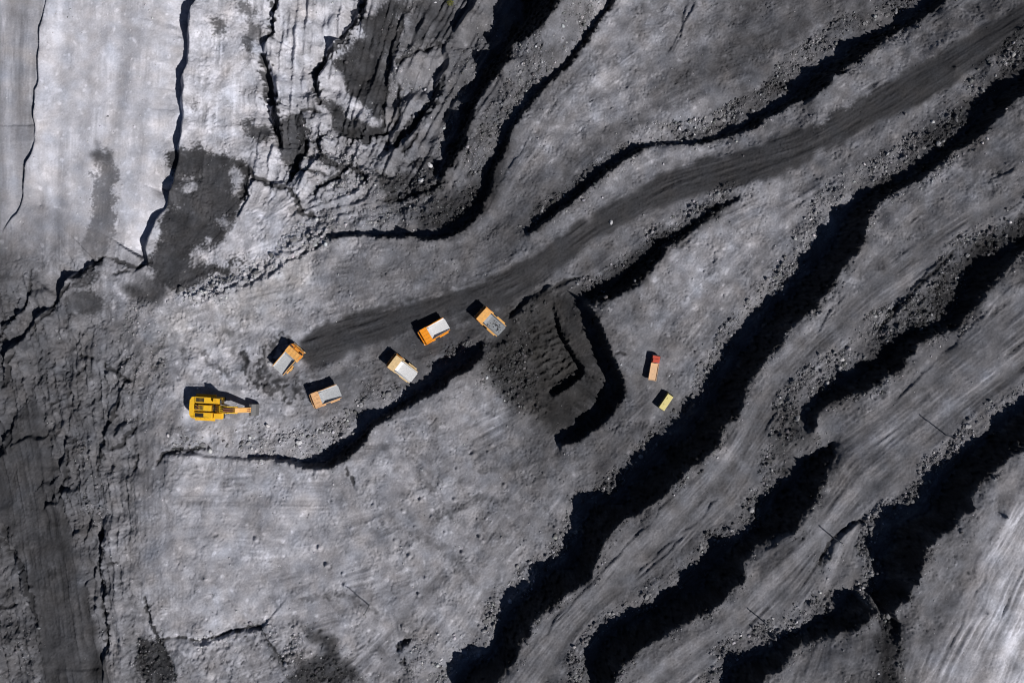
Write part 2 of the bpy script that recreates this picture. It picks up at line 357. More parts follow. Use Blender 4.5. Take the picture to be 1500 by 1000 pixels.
# ------------------------------------------------------------------ masks in plan
def poly_mask(px, soft=0.0, wb=1.0):
    q, _ = resample(np.vstack([px, px[:1]]), 12.0)
    p = ground_plan(q)
    mg = 2+4*max(soft, 0)
    x0, y0 = p.min(0)-mg; x1, y1 = p.max(0)+mg
    M = np.zeros((NY, NX), np.float32)
    i0 = max(0, int((x0+XH)/RES)); i1 = min(NX, int((x1+XH)/RES)+2); j0 = max(0, int((y0+YH)/RES)); j1 = min(NY, int((y1+YH)/RES)+2)
    X = GX[j0:j1, i0:i1]+wb*wob_x[j0:j1, i0:i1]; Y = GY[j0:j1, i0:i1]+wb*wob_y[j0:j1, i0:i1]
    ins = np.zeros(X.shape, bool)
    for k in range(len(p)-1):
        xa, ya = p[k]; xb, yb = p[k+1]
        c = (ya > Y) != (yb > Y)
        ins ^= c & (X < (xb-xa)*(Y-ya)/(yb-ya+1e-12)+xa)
    if i1 <= i0 or j1 <= j0: return M
    L_ = ins.astype(np.float32)
    if soft > 0:
        ky = np.fft.fftfreq(L_.shape[0], RES)[:, None]; kx = np.fft.rfftfreq(L_.shape[1], RES)[None, :]
        L_ = np.fft.irfft2(np.fft.rfft2(L_)*np.exp(-2*(math.pi*soft)**2*(kx**2+ky**2)), s=L_.shape)
    M[j0:j1, i0:i1] = L_
    return M
wob_x = spectral(14, 1.2, 1.5, 71)*1.3; wob_y = spectral(14, 1.2, 1.5, 72)*1.3

def strip_mask(p, lo, hi, soft=1.0):
    """band along a plan line: from -lo (lit side) to +hi metres (shadow side)"""
    M = np.zeros((NY, NX), np.float32)
    r = line_field(p, max(lo, hi)+3)
    if r is None: return M
    s, d, sd, tt = r
    sgn = d*np.where(sd == 0, 1, sd)
    end = np.clip(np.minimum(tt, 1-tt)*60, 0, 1)
    M[s] = np.clip((sgn+lo)/soft+0.5, 0, 1)*np.clip((hi-sgn)/soft+0.5, 0, 1)*np.where(d < max(lo, hi)+1, 1, 0)*np.clip(end+0.2, 0, 1)
    return M

def fill_plan(pl):
    x0, y0 = pl.min(0)-1; x1, y1 = pl.max(0)+1
    M = np.zeros((NY, NX), np.float32)
    i0 = max(0, int((x0+XH)/RES)); i1 = min(NX, int((x1+XH)/RES)+2); j0 = max(0, int((y0+YH)/RES)); j1 = min(NY, int((y1+YH)/RES)+2)
    if i1 <= i0 or j1 <= j0: return M
    X = GX[j0:j1, i0:i1]; Y = GY[j0:j1, i0:i1]
    ins = np.zeros(X.shape, bool)
    n = len(pl)
    for k in range(n):
        xa, ya = pl[k]; xb, yb = pl[(k+1) % n]
        c = (ya > Y) != (yb > Y)
        if not c.any(): continue
        ins ^= c & (X < (xb-xa)*(Y-ya)/(yb-ya+1e-12)+xa)
    M[j0:j1, i0:i1] = ins
    return M

wall_mask = np.zeros((NY, NX), np.float32); foot_shade = np.zeros((NY, NX), np.float32)
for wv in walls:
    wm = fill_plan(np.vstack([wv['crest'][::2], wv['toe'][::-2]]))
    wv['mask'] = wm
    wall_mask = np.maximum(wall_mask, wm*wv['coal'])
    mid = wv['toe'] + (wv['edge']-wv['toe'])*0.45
    foot_shade = np.maximum(foot_shade, fill_plan(np.vstack([wv['crest'][::2], mid[::-2]])))  # wall plus the near part of its shadow strip, for painted shade
wall_soft = np.clip(blur(wall_mask, 0.5), 0, 1); foot_shade = np.clip(blur(foot_shade, 0.8), 0, 1)

# ---- rubble density (0..1)
W = {w_['name']: w_ for w_ in walls}
rub = np.zeros((NY, NX), np.float32)
def add_rub(m, a):
    global rub
    rub = np.maximum(rub, m*a)
def edge_of(nm, a=0.0, b=1.0):
    e = W[nm]['edge']; n = len(e); return e[int(a*n):int(b*n)][::5]
def crest_of(nm, a=0.0, b=1.0):
    e = W[nm]['crest']; n = len(e); return e[int(a*n):int(b*n)][::5]
for nm, lo, hi, a, f0, f1 in (('B', 3.0, 4.0, .75, 0, .62), ('B', 2.0, 8.5, .9, .62, 1), ('C1', 2.5, 4, .8, 0, 1), ('C2', 2.0, 10, .8, 0, 1), ('D', 2.5, 4, .75, 0, 1), ('D2', 2.5, 6, .7, 0, 1),
                      ('A', 0.4, 7, .9, .25, 1), ('A', 1.0, 3, .6, 0, .25), ('E', 1, 2.5, .55, 0, 1), ('F', 1, 2, .4, 0, 1), ('G', 0.5, 9, .9, .25, 1), ('G', 0.5, 9, .6, 0, .25), ('I', 1, 5, .9, 0, 1)):
    add_rub(strip_mask(edge_of(nm, f0, f1), lo, hi, 1.5), a)
for nm, a in (('B', .4), ('C1', .4), ('C2', .5), ('D', .35), ('D2', .35), ('A', .3)):
    add_rub(strip_mask(crest_of(nm), 2.6, 0.4, 1.2), a)
RUBP = [(1.0, P(235,440, 262,424, 300,416, 345,398, 385,374, 405,350, 440,335, 478,318, 488,346, 470,366, 420,386, 400,406, 360,425, 300,443, 262,446)),
        (.7, P(430,300, 480,340, 560,335, 650,330, 700,295, 690,270, 640,300, 560,300, 500,310, 450,312)),
        (.65, P(235,630, 300,640, 400,640, 500,610, 540,560, 600,565, 590,585, 540,605, 500,650, 460,676, 380,676, 300,672, 240,665)),
        (.75, P(1140,600, 1172,600, 1190,640, 1165,665, 1130,690, 1110,700, 1120,650)), (.75, P(705,500, 745,452, 800,425, 800,455, 770,470, 780,540, 800,590, 770,610, 740,600, 710,570, 700,540)),
        (.7, P(880,400, 930,360, 1000,325, 1060,292, 1070,300, 1000,345, 940,395, 905,438, 860,438)),
        (.6, P(1290,900, 1312,900, 1314,1000, 1280,1000, 1285,940)), (.45, P(1190,820, 1240,790, 1265,800, 1240,835, 1200,860)), (.5, P(1255,555, 1330,460, 1400,380, 1410,430, 1330,490)),
        (.45, P(440,170, 500,200, 580,260, 640,250, 640,290, 560,300, 480,290, 430,250)), (.35, P(560,70, 640,60, 600,160, 570,190)), (.4, P(760,60, 850,0, 890,0, 800,110, 740,200, 700,240, 700,170)),
        (.35, P(180,440, 240,430, 240,560, 200,640, 170,560)), (.4, P(105,640, 150,650, 160,760, 140,790, 110,720)), (.35, P(0,880, 60,900, 60,1000, 0,1000)), (.3, P(240,610, 400,620, 400,650, 240,640)),
        (.4, P(1060,470, 1130,400, 1200,310, 1230,290, 1180,370, 1100,450)), (.55, P(200,935, 240,930, 262,1005, 205,1005)), (.5, P(430,915, 490,925, 545,1005, 400,1005)), (.45, P(245,930, 400,912, 400,935, 260,950)), (.5, P(545,55, 600,0, 650,-5, 640,10, 560,60, 500,95, 470,125, 470,115, 490,85)), (.5, P(560,90, 660,55, 660,65, 580,85, 575,100)), (.6, P(470,135, 560,178, 565,192, 500,165)), (.35, P(640,130, 700,30, 730,20, 690,110, 650,180)), (.4, P(590,930, 690,930, 720,900, 700,955, 640,985, 590,1000))]
for a, px in RUBP: add_rub(poly_mask(px, 1.2), a)
patchy = np.clip(0.55+0.5*spectral(18, 2.0, 1.2, 31), 0, 1)
big_patch = np.clip(0.72+0.42*spectral(60, 12, 1.0, 32), 0.3, 1.15)
rub = np.clip(rub*(0.35+0.85*patchy)*big_patch*1.1, 0, 1).astype(np.float32)

# ---- roads (plan masks)
ROADS = {
 'main': P(1540,-20, 1388,70, 1255,146, 1208,174, 1100,215, 1028,233, 974,252, 902,288, 848,325, 790,368, 740,395, 680,418, 600,437, 520,458, 470,478, 440,498, 436,520, 452,536, 485,532, 530,512,
           590,490, 650,472, 700,462, 745,446, 790,416, 830,385, 870,352, 956,311, 1014,289, 1064,277, 1140,257, 1190,234, 1280,184, 1388,133, 1482,66, 1560,15),
 'bench': P(722,1010, 770,940, 850,868, 900,815, 960,755, 1010,710, 1060,660, 1100,585, 1140,522, 1210,470, 1290,395, 1380,330, 1460,290, 1560,240, 1560,268, 1460,328, 1400,358, 1330,425, 1280,480,
           1230,530, 1160,575, 1132,610, 1120,680, 1080,740, 1000,800, 930,860, 860,925, 800,990, 770,1040),
 'upper': P(925,1010, 990,950, 1060,905, 1110,855, 1180,790, 1225,720, 1240,640, 1300,590, 1400,510, 1480,440, 1560,370, 1560,520, 1480,575, 1400,640, 1350,690, 1270,765, 1230,840, 1180,890, 1110,915, 1050,960, 1020,1010),
 'far': P(1335,1040, 1370,930, 1420,850, 1470,760, 1560,640, 1560,900, 1500,1040),
 'left': P(-30,-30, 70,-30, 58,54, 52,126, 52,198, 38,252, 24,313, 0,335, -30,340),
 'low': P(10,610, 55,585, 80,680, 110,800, 140,920, 165,1010, 165,1040, 70,1040, 55,930, 35,840, 0,760, -20,700)}
road = {k: poly_mask(v_, 0.55, 0.35) for k, v_ in ROADS.items()}
road_any = np.clip(sum(road.values()), 0, 1)

# ------------------------------------------------------------------ grain direction and streaks
def dirfield():
    r = 3.0; nx = int(2*XH/r)+1; ny = int(2*YH/r)+1
    c2 = np.zeros((ny, nx)); s2 = np.zeros((ny, nx)); cnt = np.zeros((ny, nx))
    def put(p):
        t = np.r_[0, np.cumsum(np.hypot(*np.diff(p, axis=0).T))]
        tt = np.arange(0, t[-1], 1.0)
        q = np.stack([np.interp(tt, t, p[:, 0]), np.interp(tt, t, p[:, 1])], -1)
        if len(q) < 3: return
        g = np.gradient(q, axis=0); th = 2*np.arctan2(g[:, 1], g[:, 0])
        i = np.round((q[:, 0]+XH)/r).astype(int); j = np.round((q[:, 1]+YH)/r).astype(int)
        m = (i >= 0) & (i < nx) & (j >= 0) & (j < ny)
        np.add.at(c2, (j[m], i[m]), np.cos(th[m])); np.add.at(s2, (j[m], i[m]), np.sin(th[m])); np.add.at(cnt, (j[m], i[m]), 1)
    for f in FLOW: put(ground_plan(resample(f, 10)[0]))
    for nm in ('B', 'C1', 'C2', 'D', 'A', 'G'): put(W[nm]['crest'][::12]); put(W[nm]['edge'][::12])
    fix = cnt > 0
    vc = np.where(fix, c2/np.maximum(cnt, 1), 0); vs_ = np.where(fix, s2/np.maximum(cnt, 1), 0)
    C = vc.copy(); Sx = vs_.copy()
    for _ in range(500):
        for A, V in ((C, vc), (Sx, vs_)):
            Pd = np.pad(A, 1, 'edge'); A[:] = np.where(fix, V, (Pd[:-2, 1:-1]+Pd[2:, 1:-1]+Pd[1:-1, :-2]+Pd[1:-1, 2:])*0.25)
    for _ in range(6):
        for A in (C, Sx):
            Pd = np.pad(A, 1, 'edge'); A[:] = (A*4+Pd[:-2, 1:-1]+Pd[2:, 1:-1]+Pd[1:-1, :-2]+Pd[1:-1, 2:])/8
    def up(A):
        v = np.linspace(0, ny-1.001, NY); u = np.linspace(0, nx-1.001, NX); j = v.astype(int); i = u.astype(int); fv = (v-j)[:, None]; fu = (u-i)[None, :]
        return (A[j][:, i]*(1-fu)+A[j][:, i+1]*fu)*(1-fv)+(A[j+1][:, i]*(1-fu)+A[j+1][:, i+1]*fu)*fv
    th = 0.5*np.arctan2(up(Sx), up(C))
    return np.cos(th).astype(np.float32), np.sin(th).astype(np.float32)
DX, DY = dirfield()

def lic(N, steps, h):
    """smear noise along the grain direction"""
    out = N.copy(); 
    I0, J0 = np.meshgrid(np.arange(NX, dtype=np.float32), np.arange(NY, dtype=np.float32))
    for sgn in (1, -1):
        X = I0.copy(); Y = J0.copy(); px_ = DX*sgn; py_ = DY*sgn
        for k in range(steps):
            X += px_*h; Y += py_*h
            i = np.clip(X+0.5, 0, NX-1).astype(np.int32); j = np.clip(Y+0.5, 0, NY-1).astype(np.int32)
            idx = j*NX+i
            out += N.ravel()[idx]*(1-k/steps)
            dx = DX.ravel()[idx]; dy = DY.ravel()[idx]
            f = np.where(dx*px_+dy*py_ < 0, -1, 1).astype(np.float32)
            px_ = dx*f; py_ = dy*f
    return ((out-out.mean())/out.std()).astype(np.float32)
st_fine = lic(spectral(3, 0.7, 0.0, 41), 30, 1.2)
st_hair = lic(spectral(5, 0.7, 0.35, 44), 10, 1.0)
st_mid = lic(spectral(6, 2.0, 0.3, 42), 26, 2.6)
st_big = lic(spectral(22, 6.0, 0.5, 43), 24, 4.5)

# ------------------------------------------------------------------ relief detail
n_big = spectral(60, 8, 1.6, 51); n_mid = spectral(10, 1.6, 1.2, 52); n_fin = spectral(2.6, 0.75, 0.5, 53); n_rock = spectral(3.5, 0.9, 0.6, 54); n_blk = spectral(7, 2.0, 0.6, 55)
calm = np.clip(1-road_any*0.8, 0, 1)
grain = np.clip(0.25+0.5*spectral(40, 9, 1.0, 56)+0.4*road_any, 0.0, 1.0)
zone_rough = np.clip(poly_mask(P(-30,420, 100,430, 180,520, 215,640, 200,760, 205,900, 160,1040, -30,1040), 8)*0.8*(1-0.8*road['low']) + poly_mask(P(385,140, 470,130, 600,200, 650,260, 640,300, 480,330, 420,290, 370,240), 5)
    + poly_mask(P(712,500, 745,452, 800,420, 806,455, 770,470, 785,540, 812,580, 800,620, 755,590, 715,560), 2)*0.6 + poly_mask(P(200,920, 260,930, 400,920, 500,930, 545,1005, 200,1005), 4)*0.7 + poly_mask(P(250,480, 330,470, 340,560, 230,620, 190,560), 5)*0.25 + poly_mask(P(1060,470, 1130,400, 1200,310, 1230,290, 1250,330, 1150,460, 1080,540), 5)*0.2, 0, 1)
zone_smooth = np.clip(poly_mask(P(-40,-40, 262,-40, 262,150, 250,240, 215,370, -40,370), 4) + poly_mask(P(230,700, 500,700, 560,800, 450,900, 240,920), 12)*0.5, 0, 1)
MOUNDS = [(360+a_/2.7775, 640+b_/2.7775, random.uniform(.55, .95), random.uniform(.35, .7)) for a_, b_ in ((40,415),(300,450),(330,520),(395,555),(405,600),(460,210),(520,280),(610,420),(690,365),(710,255),(760,325),(785,190),(850,255),
    (860,130),(880,470),(930,70),(950,405),(640,770),(705,640),(665,480),(565,355),(640,300),(180,765),(1050,195),(810,390),(730,570),(620,850),(640,910))]
rough = np.clip(zone_rough+0.0, 0, 1)
smoothz = 1-0.8*zone_smooth
patch_r = np.clip(0.5+0.55*spectral(26, 4, 1.1, 58), 0.05, 1.3)
n_cr = spectral(13, 1.5, 1.25, 59); ridge = (0.22-np.abs(n_cr))/0.22; ridge = np.clip(ridge, 0, 1)      # thin folds and creases
n_cr2 = spectral(6, 1.1, 1.1, 60); ridge2 = np.clip((0.25-np.abs(n_cr2))/0.25, 0, 1)
Z += 0.30*n_big*(0.5+0.5*calm) + (0.10*calm*patch_r + 0.22*rough)*n_mid*smoothz + 0.11*n_fin*(0.2+0.8*calm)*(0.3+0.7*patch_r)*smoothz
hairy = np.clip(grain*1.0+0.15, 0, 1)*(0.6+0.6*road_any)
Z += 0.030*st_hair*smoothz*hairy
Z += (0.05*st_fine*(0.1+0.9*grain)+0.085*st_mid*(0.15+0.85*grain*grain))*(0.65+0.5*road_any)*smoothz + 0.10*st_big
crumb = np.clip(spectral(2.4, 0.8, 0.0, 68)-1.25, 0, 2)
Z += 0.20*crumb*calm*patch_r*smoothz
Z -= (0.20*ridge*patch_r+0.10*ridge2*patch_r)*calm*smoothz + rough*(0.55*ridge+0.3*ridge2)
fold = np.clip(poly_mask(P(385,-20, 760,-40, 745,60, 700,220, 640,300, 480,335, 400,290, 375,200, 390,90), 5), 0, 1)
fold_l = np.clip(poly_mask(P(-40,430, 90,430, 190,560, 205,700, 190,820, 170,1040, -40,1040), 6), 0, 1)*(1-0.7*road['low'])
n_fold = spectral(26, 5, 1.4, 75)
Z += fold*(0.9*n_fold+0.28*st_mid) + fold_l*(0.6*n_fold+0.2*st_mid+0.10*st_fine) + 0.25*n_fold*calm*(1-fold)*(1-fold_l)*(1-0.8*zone_smooth)
for mx_, my_, mr_, mh_ in MOUNDS:
    pm = ground_plan(np.array([mx_, my_], float)); dd = np.hypot(GX-pm[0], GY-pm[1])
    Z += np.where(dd < mr_*3, mh_*np.exp(-(dd/mr_)**2)*(1+0.5*n_rock) - 0.5*mh_*np.exp(-((dd-1.6*mr_)/(0.6*mr_))**2), 0)
Z += rub*(0.25*np.abs(n_rock)-0.2+0.22*n_rock+0.26*n_blk)
gull = spectral(5, 1.2, 0.8, 57)
Z += wall_soft*(0.55*gull+0.35*n_rock)
windrow = poly_mask(P(250,440, 300,426, 350,408, 392,386, 412,362, 450,345, 478,332, 484,345, 468,364, 418,384, 400,403, 360,421, 300,440), 1.3)
Z += windrow*(1.5+0.5*n_blk)
rub = np.maximum(rub, np.clip(windrow*0.95, 0, 1)).astype(np.float32)
Z = Z.astype(np.float32)

# gully ribs on the dark loading slope
stripe_px = P(768,470, 806,455, 850,540, 812,580, 785,540)
sm = poly_mask(stripe_px, 0.8)
ax = np.array([math.cos(math.radians(31)), math.sin(math.radians(31))])
cross = (-ax[1]*GX+ax[0]*GY)
rib = np.sin(2*math.pi*(cross+0.5*n_mid)/2.9)
Z += sm*(0.42*rib+0.18*np.sin(2*math.pi*(cross+0.5*n_mid)/1.5)+0.15*n_rock)

# ------------------------------------------------------------------ albedo of the ground (lit tones, coal and dust, plus shade painted in at the wall feet)
def lin(v_): v_ = np.asarray(v_, float)/255.0; return np.where(v_ <= 0.04045, v_/12.92, ((v_+0.055)/1.055)**2.4)
TONE0 = np.array([
 [150,175,165,150,140,140,100, 95, 95,105,100, 88, 82, 85, 90, 90],
 [150,180,168,150,150,135, 98, 92, 95,105, 96, 82, 85, 85, 85, 80],
 [140,172,168,150,135,122,105, 92,100, 96, 86, 85, 82, 80, 82, 90],
 [132,160,160,135,140,120, 98, 82, 80, 84, 84,100, 96, 86, 86, 90],
 [ 84,104,114,150,150,118, 98, 78, 80, 95,112,108, 95, 90, 90, 86],
 [ 78, 88,104,142,128, 95, 88, 78, 72, 95,100,100, 95, 92, 90, 95],
 [ 78, 84, 96,134,126,108,110,110, 80, 84, 95, 90, 90, 92, 95, 95],
 [ 76, 82,100,132,132,126,120,115,105, 88, 90, 86, 86, 95, 95, 95],
 [ 80, 78,112,132,138,126,118,110,105, 90, 86, 90, 92, 95, 95,122],
 [ 84, 76,108,134,126,120,115,115,100, 86, 90, 95, 95, 92,102,140],
 [ 92, 80, 98,122,112,110,110,105, 88, 86, 90, 95, 90, 84,112,150]], float)
def sst(x, a, b): t = np.clip((x-a)/(b-a), 0, 1); return t*t*(3-2*t)
for r_, d_ in {1: {12:98,13:98,14:95,15:92}, 2: {8:110,9:112,10:105,11:102,12:100,13:98,14:95}, 3: {7:95,8:96,9:98,10:105,11:112,12:105,13:98,14:98,15:98}, 4: {7:92,8:95}, 5: {5:105,6:100,7:86,8:80}}.items():
    for c_, v_ in d_.items(): TONE0[r_, c_] = v_
TONE = TONE0*(1+0.19*sst(TONE0, 80, 118)-0.08*sst(TONE0, 148, 178))
TONE[7:10, 5:9] *= 0.96; TONE[4:11, 0:2] *= 1.02; TONE[0:4, 0:3] *= 0.955; TONE[0:4, 6:9] *= 0.95; TONE[0:3, 8:11] *= 1.08; TONE[4:7, 12:16] *= 1.05
# photo position of each raster node (to read the tone chart)
f_ = D/(S*(D-Zs)); U = GX*f_+W0/2; V = -GY*f_+H0/2
uu = np.clip(U/100, 0, 14.999); vv = np.clip(V/100, 0, 9.999)
i = uu.astype(int); j = vv.astype(int); a = uu-i; b = vv-j; a = a*a*(3-2*a); b = b*b*(3-2*b)
tone = (TONE[j, i]*(1-a)+TONE[j, i+1]*a)*(1-b)+(TONE[j+1, i]*(1-a)+TONE[j+1, i+1]*a)*b
tone = blur(tone.astype(np.float32), 3.0)
warm = np.zeros((NY, NX), np.float32)

scat = spectral(3.5, 0.75, 0.6, 76)
def patch(val, px, soft=0.45, amt=1.0, wm=0.0):
    global tone, warm
    m = np.clip(poly_mask(px, soft if soft > 0.75 else 1.0), 0, 1)
    if soft <= 0.75: m = np.where((m > 0.02) & (m < 0.98), np.clip((m-0.5+0.15*scat)/0.42+0.5, 0, 1), m)
    m = m*amt
    tone = tone*(1-m)+val*m
    warm = warm*(1-m)+wm*m
patch(138, P(14,-10, 46,-10, 40,120, 30,250, 6,330, 0,330, 10,150), 2.5, .75); patch(190, P(60,90, 120,110, 130,190, 80,260, 50,250, 58,160), 4, .6); patch(150, P(206,-10, 232,-10, 222,160, 200,240, 190,240, 205,120), 3, .6); patch(155, P(120,-10, 150,-10, 140,200, 122,200), 4, .5); patch(192, P(172,240, 248,250, 222,360, 165,365), 2.5, .6); patch(128, P(40,300, 108,300, 118,380, 60,420, 45,380), 2.5, .7)
patch(176, P(180,-10, 205,-10, 190,240, 172,240, 168,120), 3, .5)
patch(152, P(300,445, 420,388, 480,362, 480,410, 400,455, 330,500, 240,520, 220,470), 4, .8, .5)
for nm, val in (('main', 52), ('bench', 102), ('upper', 104), ('left', 140), ('low', 62)):
    m = road[nm]*0.92; tone = tone*(1-m)+val*m
patch(96, P(425,545, 500,525, 580,500, 590,560, 525,604, 455,604), 2.0, .8); patch(72, P(565,502, 640,470, 745,445, 706,500, 640,530, 592,562, 570,540), 1.2, .85)
def smear(w, val, pts, amt=.8):
    global tone
    r = line_field(ground_plan(resample(pts, 8.0)[0]), w*S*2+2)
    sl_, d, sd, tt = r
    hw = w*S*0.5*np.clip(wid[sl_], .4, 1.8)*np.clip(np.minimum(tt, 1-tt)*7+.4, 0, 1)
    m = amt*np.clip((hw-d)/0.9+0.5, 0, 1)*np.clip(.75+.5*n_mid[sl_], .3, 1)
    tone[sl_] = tone[sl_]*(1-m)+val*m
smear(22, 62, P(355,518, 364,538, 380,558, 402,571, 428,574, 450,562), .95); smear(18, 66, P(384,550, 390,526, 403,508, 424,494), .95); smear(16, 70, P(380,545, 400,552, 420,556), .8); smear(9, 85, P(290,512, 310,530)); smear(8, 95, P(268,505, 276,535)); smear(10, 100, P(330,480, 345,500, 340,520))
smear(12, 66, P(455,538, 480,536)); smear(5, 110, P(560,455, 640,432, 720,410)); smear(8, 84, P(300,530, 330,545, 345,562)); smear(12, 90, P(520,610, 560,580, 600,560)); smear(10, 92, P(640,760, 700,730, 760,735)); smear(14, 96, P(600,780, 650,800, 690,850)); smear(10, 98, P(560,650, 590,700, 640,720))
smear(9, 92, P(430,880, 500,870, 560,900)); smear(8, 84, P(700,690, 770,680, 830,660)); smear(7, 150, P(960,480, 1000,440, 1050,400)); smear(6, 140, P(1000,500, 1060,430, 1110,390))
patch(100, P(480,380, 620,375, 700,360, 760,345, 740,385, 640,405, 540,430, 470,450), 3, .7)
patch(63, P(248,222, 285,214, 330,225, 365,243, 362,280, 345,330, 320,352, 290,365, 300,392, 330,385, 368,368, 340,395, 300,412, 270,428, 225,418, 214,390, 232,335, 248,290))
for q in (P(268,262, 288,258, 296,275, 282,285, 268,275), P(338,250, 356,246, 360,262, 348,288, 338,280), P(257,292, 264,290, 264,314, 256,312), P(310,318, 340,322, 338,340, 318,336), P(278,372, 295,370, 300,388, 280,390), P(303,365, 330,360, 326,368, 306,372)): patch(150, q, .4)
patch(112, P(120,380, 132,300, 138,265, 150,212, 168,218, 170,300, 158,378), .5); patch(76, P(138,216, 168,218, 170,238, 140,240), .8)
patch(88, P(315,18, 331,22, 332,55, 318,52)); patch(100, P(345,-5, 368,12, 382,50, 376,92, 362,72, 355,28)); patch(74, P(350,174, 402,188, 400,212, 365,206)); patch(90, P(278,135, 290,140, 288,172, 279,168))
patch(58, P(500,72, 530,45, 556,8, 600,-8, 578,68, 564,172, 530,166, 502,132, 492,92)); patch(74, P(602,25, 602,66, 650,60, 668,40, 662,-8, 612,-8))
patch(62, P(472,142, 505,158, 533,180, 566,190, 545,206, 500,196, 478,180)); patch(155, P(152,382, 174,388, 166,396, 150,404)); patch(158, P(162,408, 192,408, 184,440, 172,430)); patch(64, P(100,408, 148,394, 150,414, 104,416)); patch(72, P(98,428, 130,420, 162,438, 140,455, 105,475))
patch(160, P(487,84, 500,110, 515,142, 545,170, 562,180, 552,188, 525,176, 498,156, 472,140, 468,122), .4)
patch(68, P(545,250, 640,262, 650,275, 600,292, 560,285)); patch(72, P(395,180, 440,165, 445,240, 425,262, 410,215)); patch(120, P(560,90, 650,65, 640,140, 590,190), 1.5, .8)
patch(70, P(600,235, 640,225, 655,265, 625,262)); patch(50, P(610,315, 700,265, 735,215, 760,180, 745,220, 720,300, 690,335, 650,345, 612,340), 1.5, .9)
patch(54, P(712,500, 745,452, 800,420, 832,412, 855,436, 872,510, 892,556, 862,600, 812,640, 795,630, 755,590, 715,560), 2.0, .95, .5)
patch(48, P(808,430, 850,440, 868,505, 892,552, 862,600, 812,636, 800,600, 815,580, 858,548, 845,530, 822,490), .8, .9, .35)
patch(45, stripe_px, .8, .8, .8)
patch(76, P(180,420, 240,415, 245,440, 200,445), 1, .9); patch(64, P(190,410, 235,412, 240,432, 192,436), 1, .8)
patch(62, P(440,915, 490,930, 502,960, 545,1005, 420,1005, 430,962, 462,950), .8); patch(60, P(200,942, 235,930, 250,960, 257,1005, 212,1005), .5); patch(66, P(395,925, 410,945, 425,985, 412,980, 398,955), .8)
patch(72, P(940,122, 1090,48, 1200,0, 1240,-15, 1170,52, 1050,108, 970,145), 2, .85); patch(74, P(705,372, 740,325, 800,245, 900,175, 1000,135, 940,190, 860,235, 800,300, 760,345, 735,380), 2, .85)
patch(66, P(1140,605, 1185,600, 1192,640, 1160,665, 1125,690), 1.5, .7, .4); patch(42, P(1195,590, 1255,540, 1300,490, 1345,440, 1405,375, 1450,345, 1560,275, 1560,310, 1470,372, 1420,430, 1345,492, 1290,545, 1205,600), 1.5, .9)
patch(108, P(1300,478, 1330,465, 1375,425, 1412,388, 1420,394, 1385,432, 1335,478, 1305,490), .8, .7)
patch(52, P(1260,285, 1320,235, 1400,150, 1440,125, 1500,68, 1560,20, 1560,80, 1480,140, 1400,200, 1335,255, 1270,300), 1.5, .85)
patch(122, P(1205,178, 1250,146, 1300,112, 1380,66, 1372,60, 1300,98, 1260,118, 1215,150, 1180,180), .7, .9); patch(104, P(1140,258, 1190,236, 1280,187, 1388,136, 1480,70, 1490,78, 1400,150, 1320,200, 1270,232, 1200,262, 1150,275), .8, .85)
patch(118, P(860,322, 905,290, 975,254, 1030,236, 1095,218, 1090,208, 1020,218, 965,214, 905,250, 860,285, 820,325), .8, .85); patch(96, P(780,400, 830,388, 870,354, 956,313, 1014,291, 1060,280, 1050,292, 1000,318, 930,352, 880,398, 845,412, 800,415), 1.5, .7)
patch(52, P(780,345, 812,318, 852,285, 898,246, 940,218, 935,206, 880,230, 840,265, 800,298, 760,335), 1.2, .7); patch(62, P(940,205, 1040,190, 1090,160, 1150,105, 1165,128, 1120,160, 1090,180, 1040,205), 1.5, .7)
patch(46, P(845,440, 880,402, 915,380, 945,352, 1010,322, 1060,290, 1085,284, 1055,312, 1015,340, 980,365, 950,392, 930,420, 900,440), 1.2, .85)
patch(158, P(1500,690, 1430,840, 1375,1010, 1440,1010, 1475,900, 1530,760), 5, .7); patch(46, P(1288,898, 1314,902, 1318,940, 1313,1000, 1312,1050, 1285,1050, 1284,960), .9, .85); patch(150, P(1480,1010, 1530,840, 1560,900, 1540,1010), 4, .7)
patch(76, P(1345,870, 1420,790, 1450,740, 1430,830, 1370,940, 1330,1000, 1322,930), 3, .6)
patch(84, P(700,640, 800,660, 860,690, 800,720, 720,700), 5, .6); patch(78, P(840,650, 900,620, 960,600, 900,670, 850,710), 3, .7)
for (x, y, rx, ry, v_) in ((452,768,18,9,168),(1022,352,12,6,155),(1040,380,10,6,160),(1062,370,9,7,165),(1000,412,12,5,150),(1086,338,12,8,165),(1100,360,9,6,150),(1020,455,10,5,150),(950,420,8,14,140),
                          (952,450,7,7,140),(1095,300,12,6,150),(390,755,40,18,150),(590,700,22,14,140),(590,735,18,8,140),(560,830,14,9,150),(655,830,16,12,145),(500,800,20,12,135),(640,790,12,8,145),(660,740,10,6,140),
                          (115,140,22,18,190),(80,275,12,6,190),(170,420,14,10,160),(210,460,8,20,160),(310,470,30,12,160),(1300,650,10,7,125),(1340,640,12,8,125),(1290,700,9,6,130),(1235,630,10,10,118),
                          (160,945,16,10,130),(190,640,10,14,135),(370,940,25,20,135),(290,970,40,18,125),(455,955,22,10,140)):
    t = np.linspace(0, 2*math.pi, 13)[:-1]
    patch(v_, np.stack([x+rx*np.cos(t)*(1+.3*np.sin(3*t)), y+ry*np.sin(t)], -1), .8, .75)

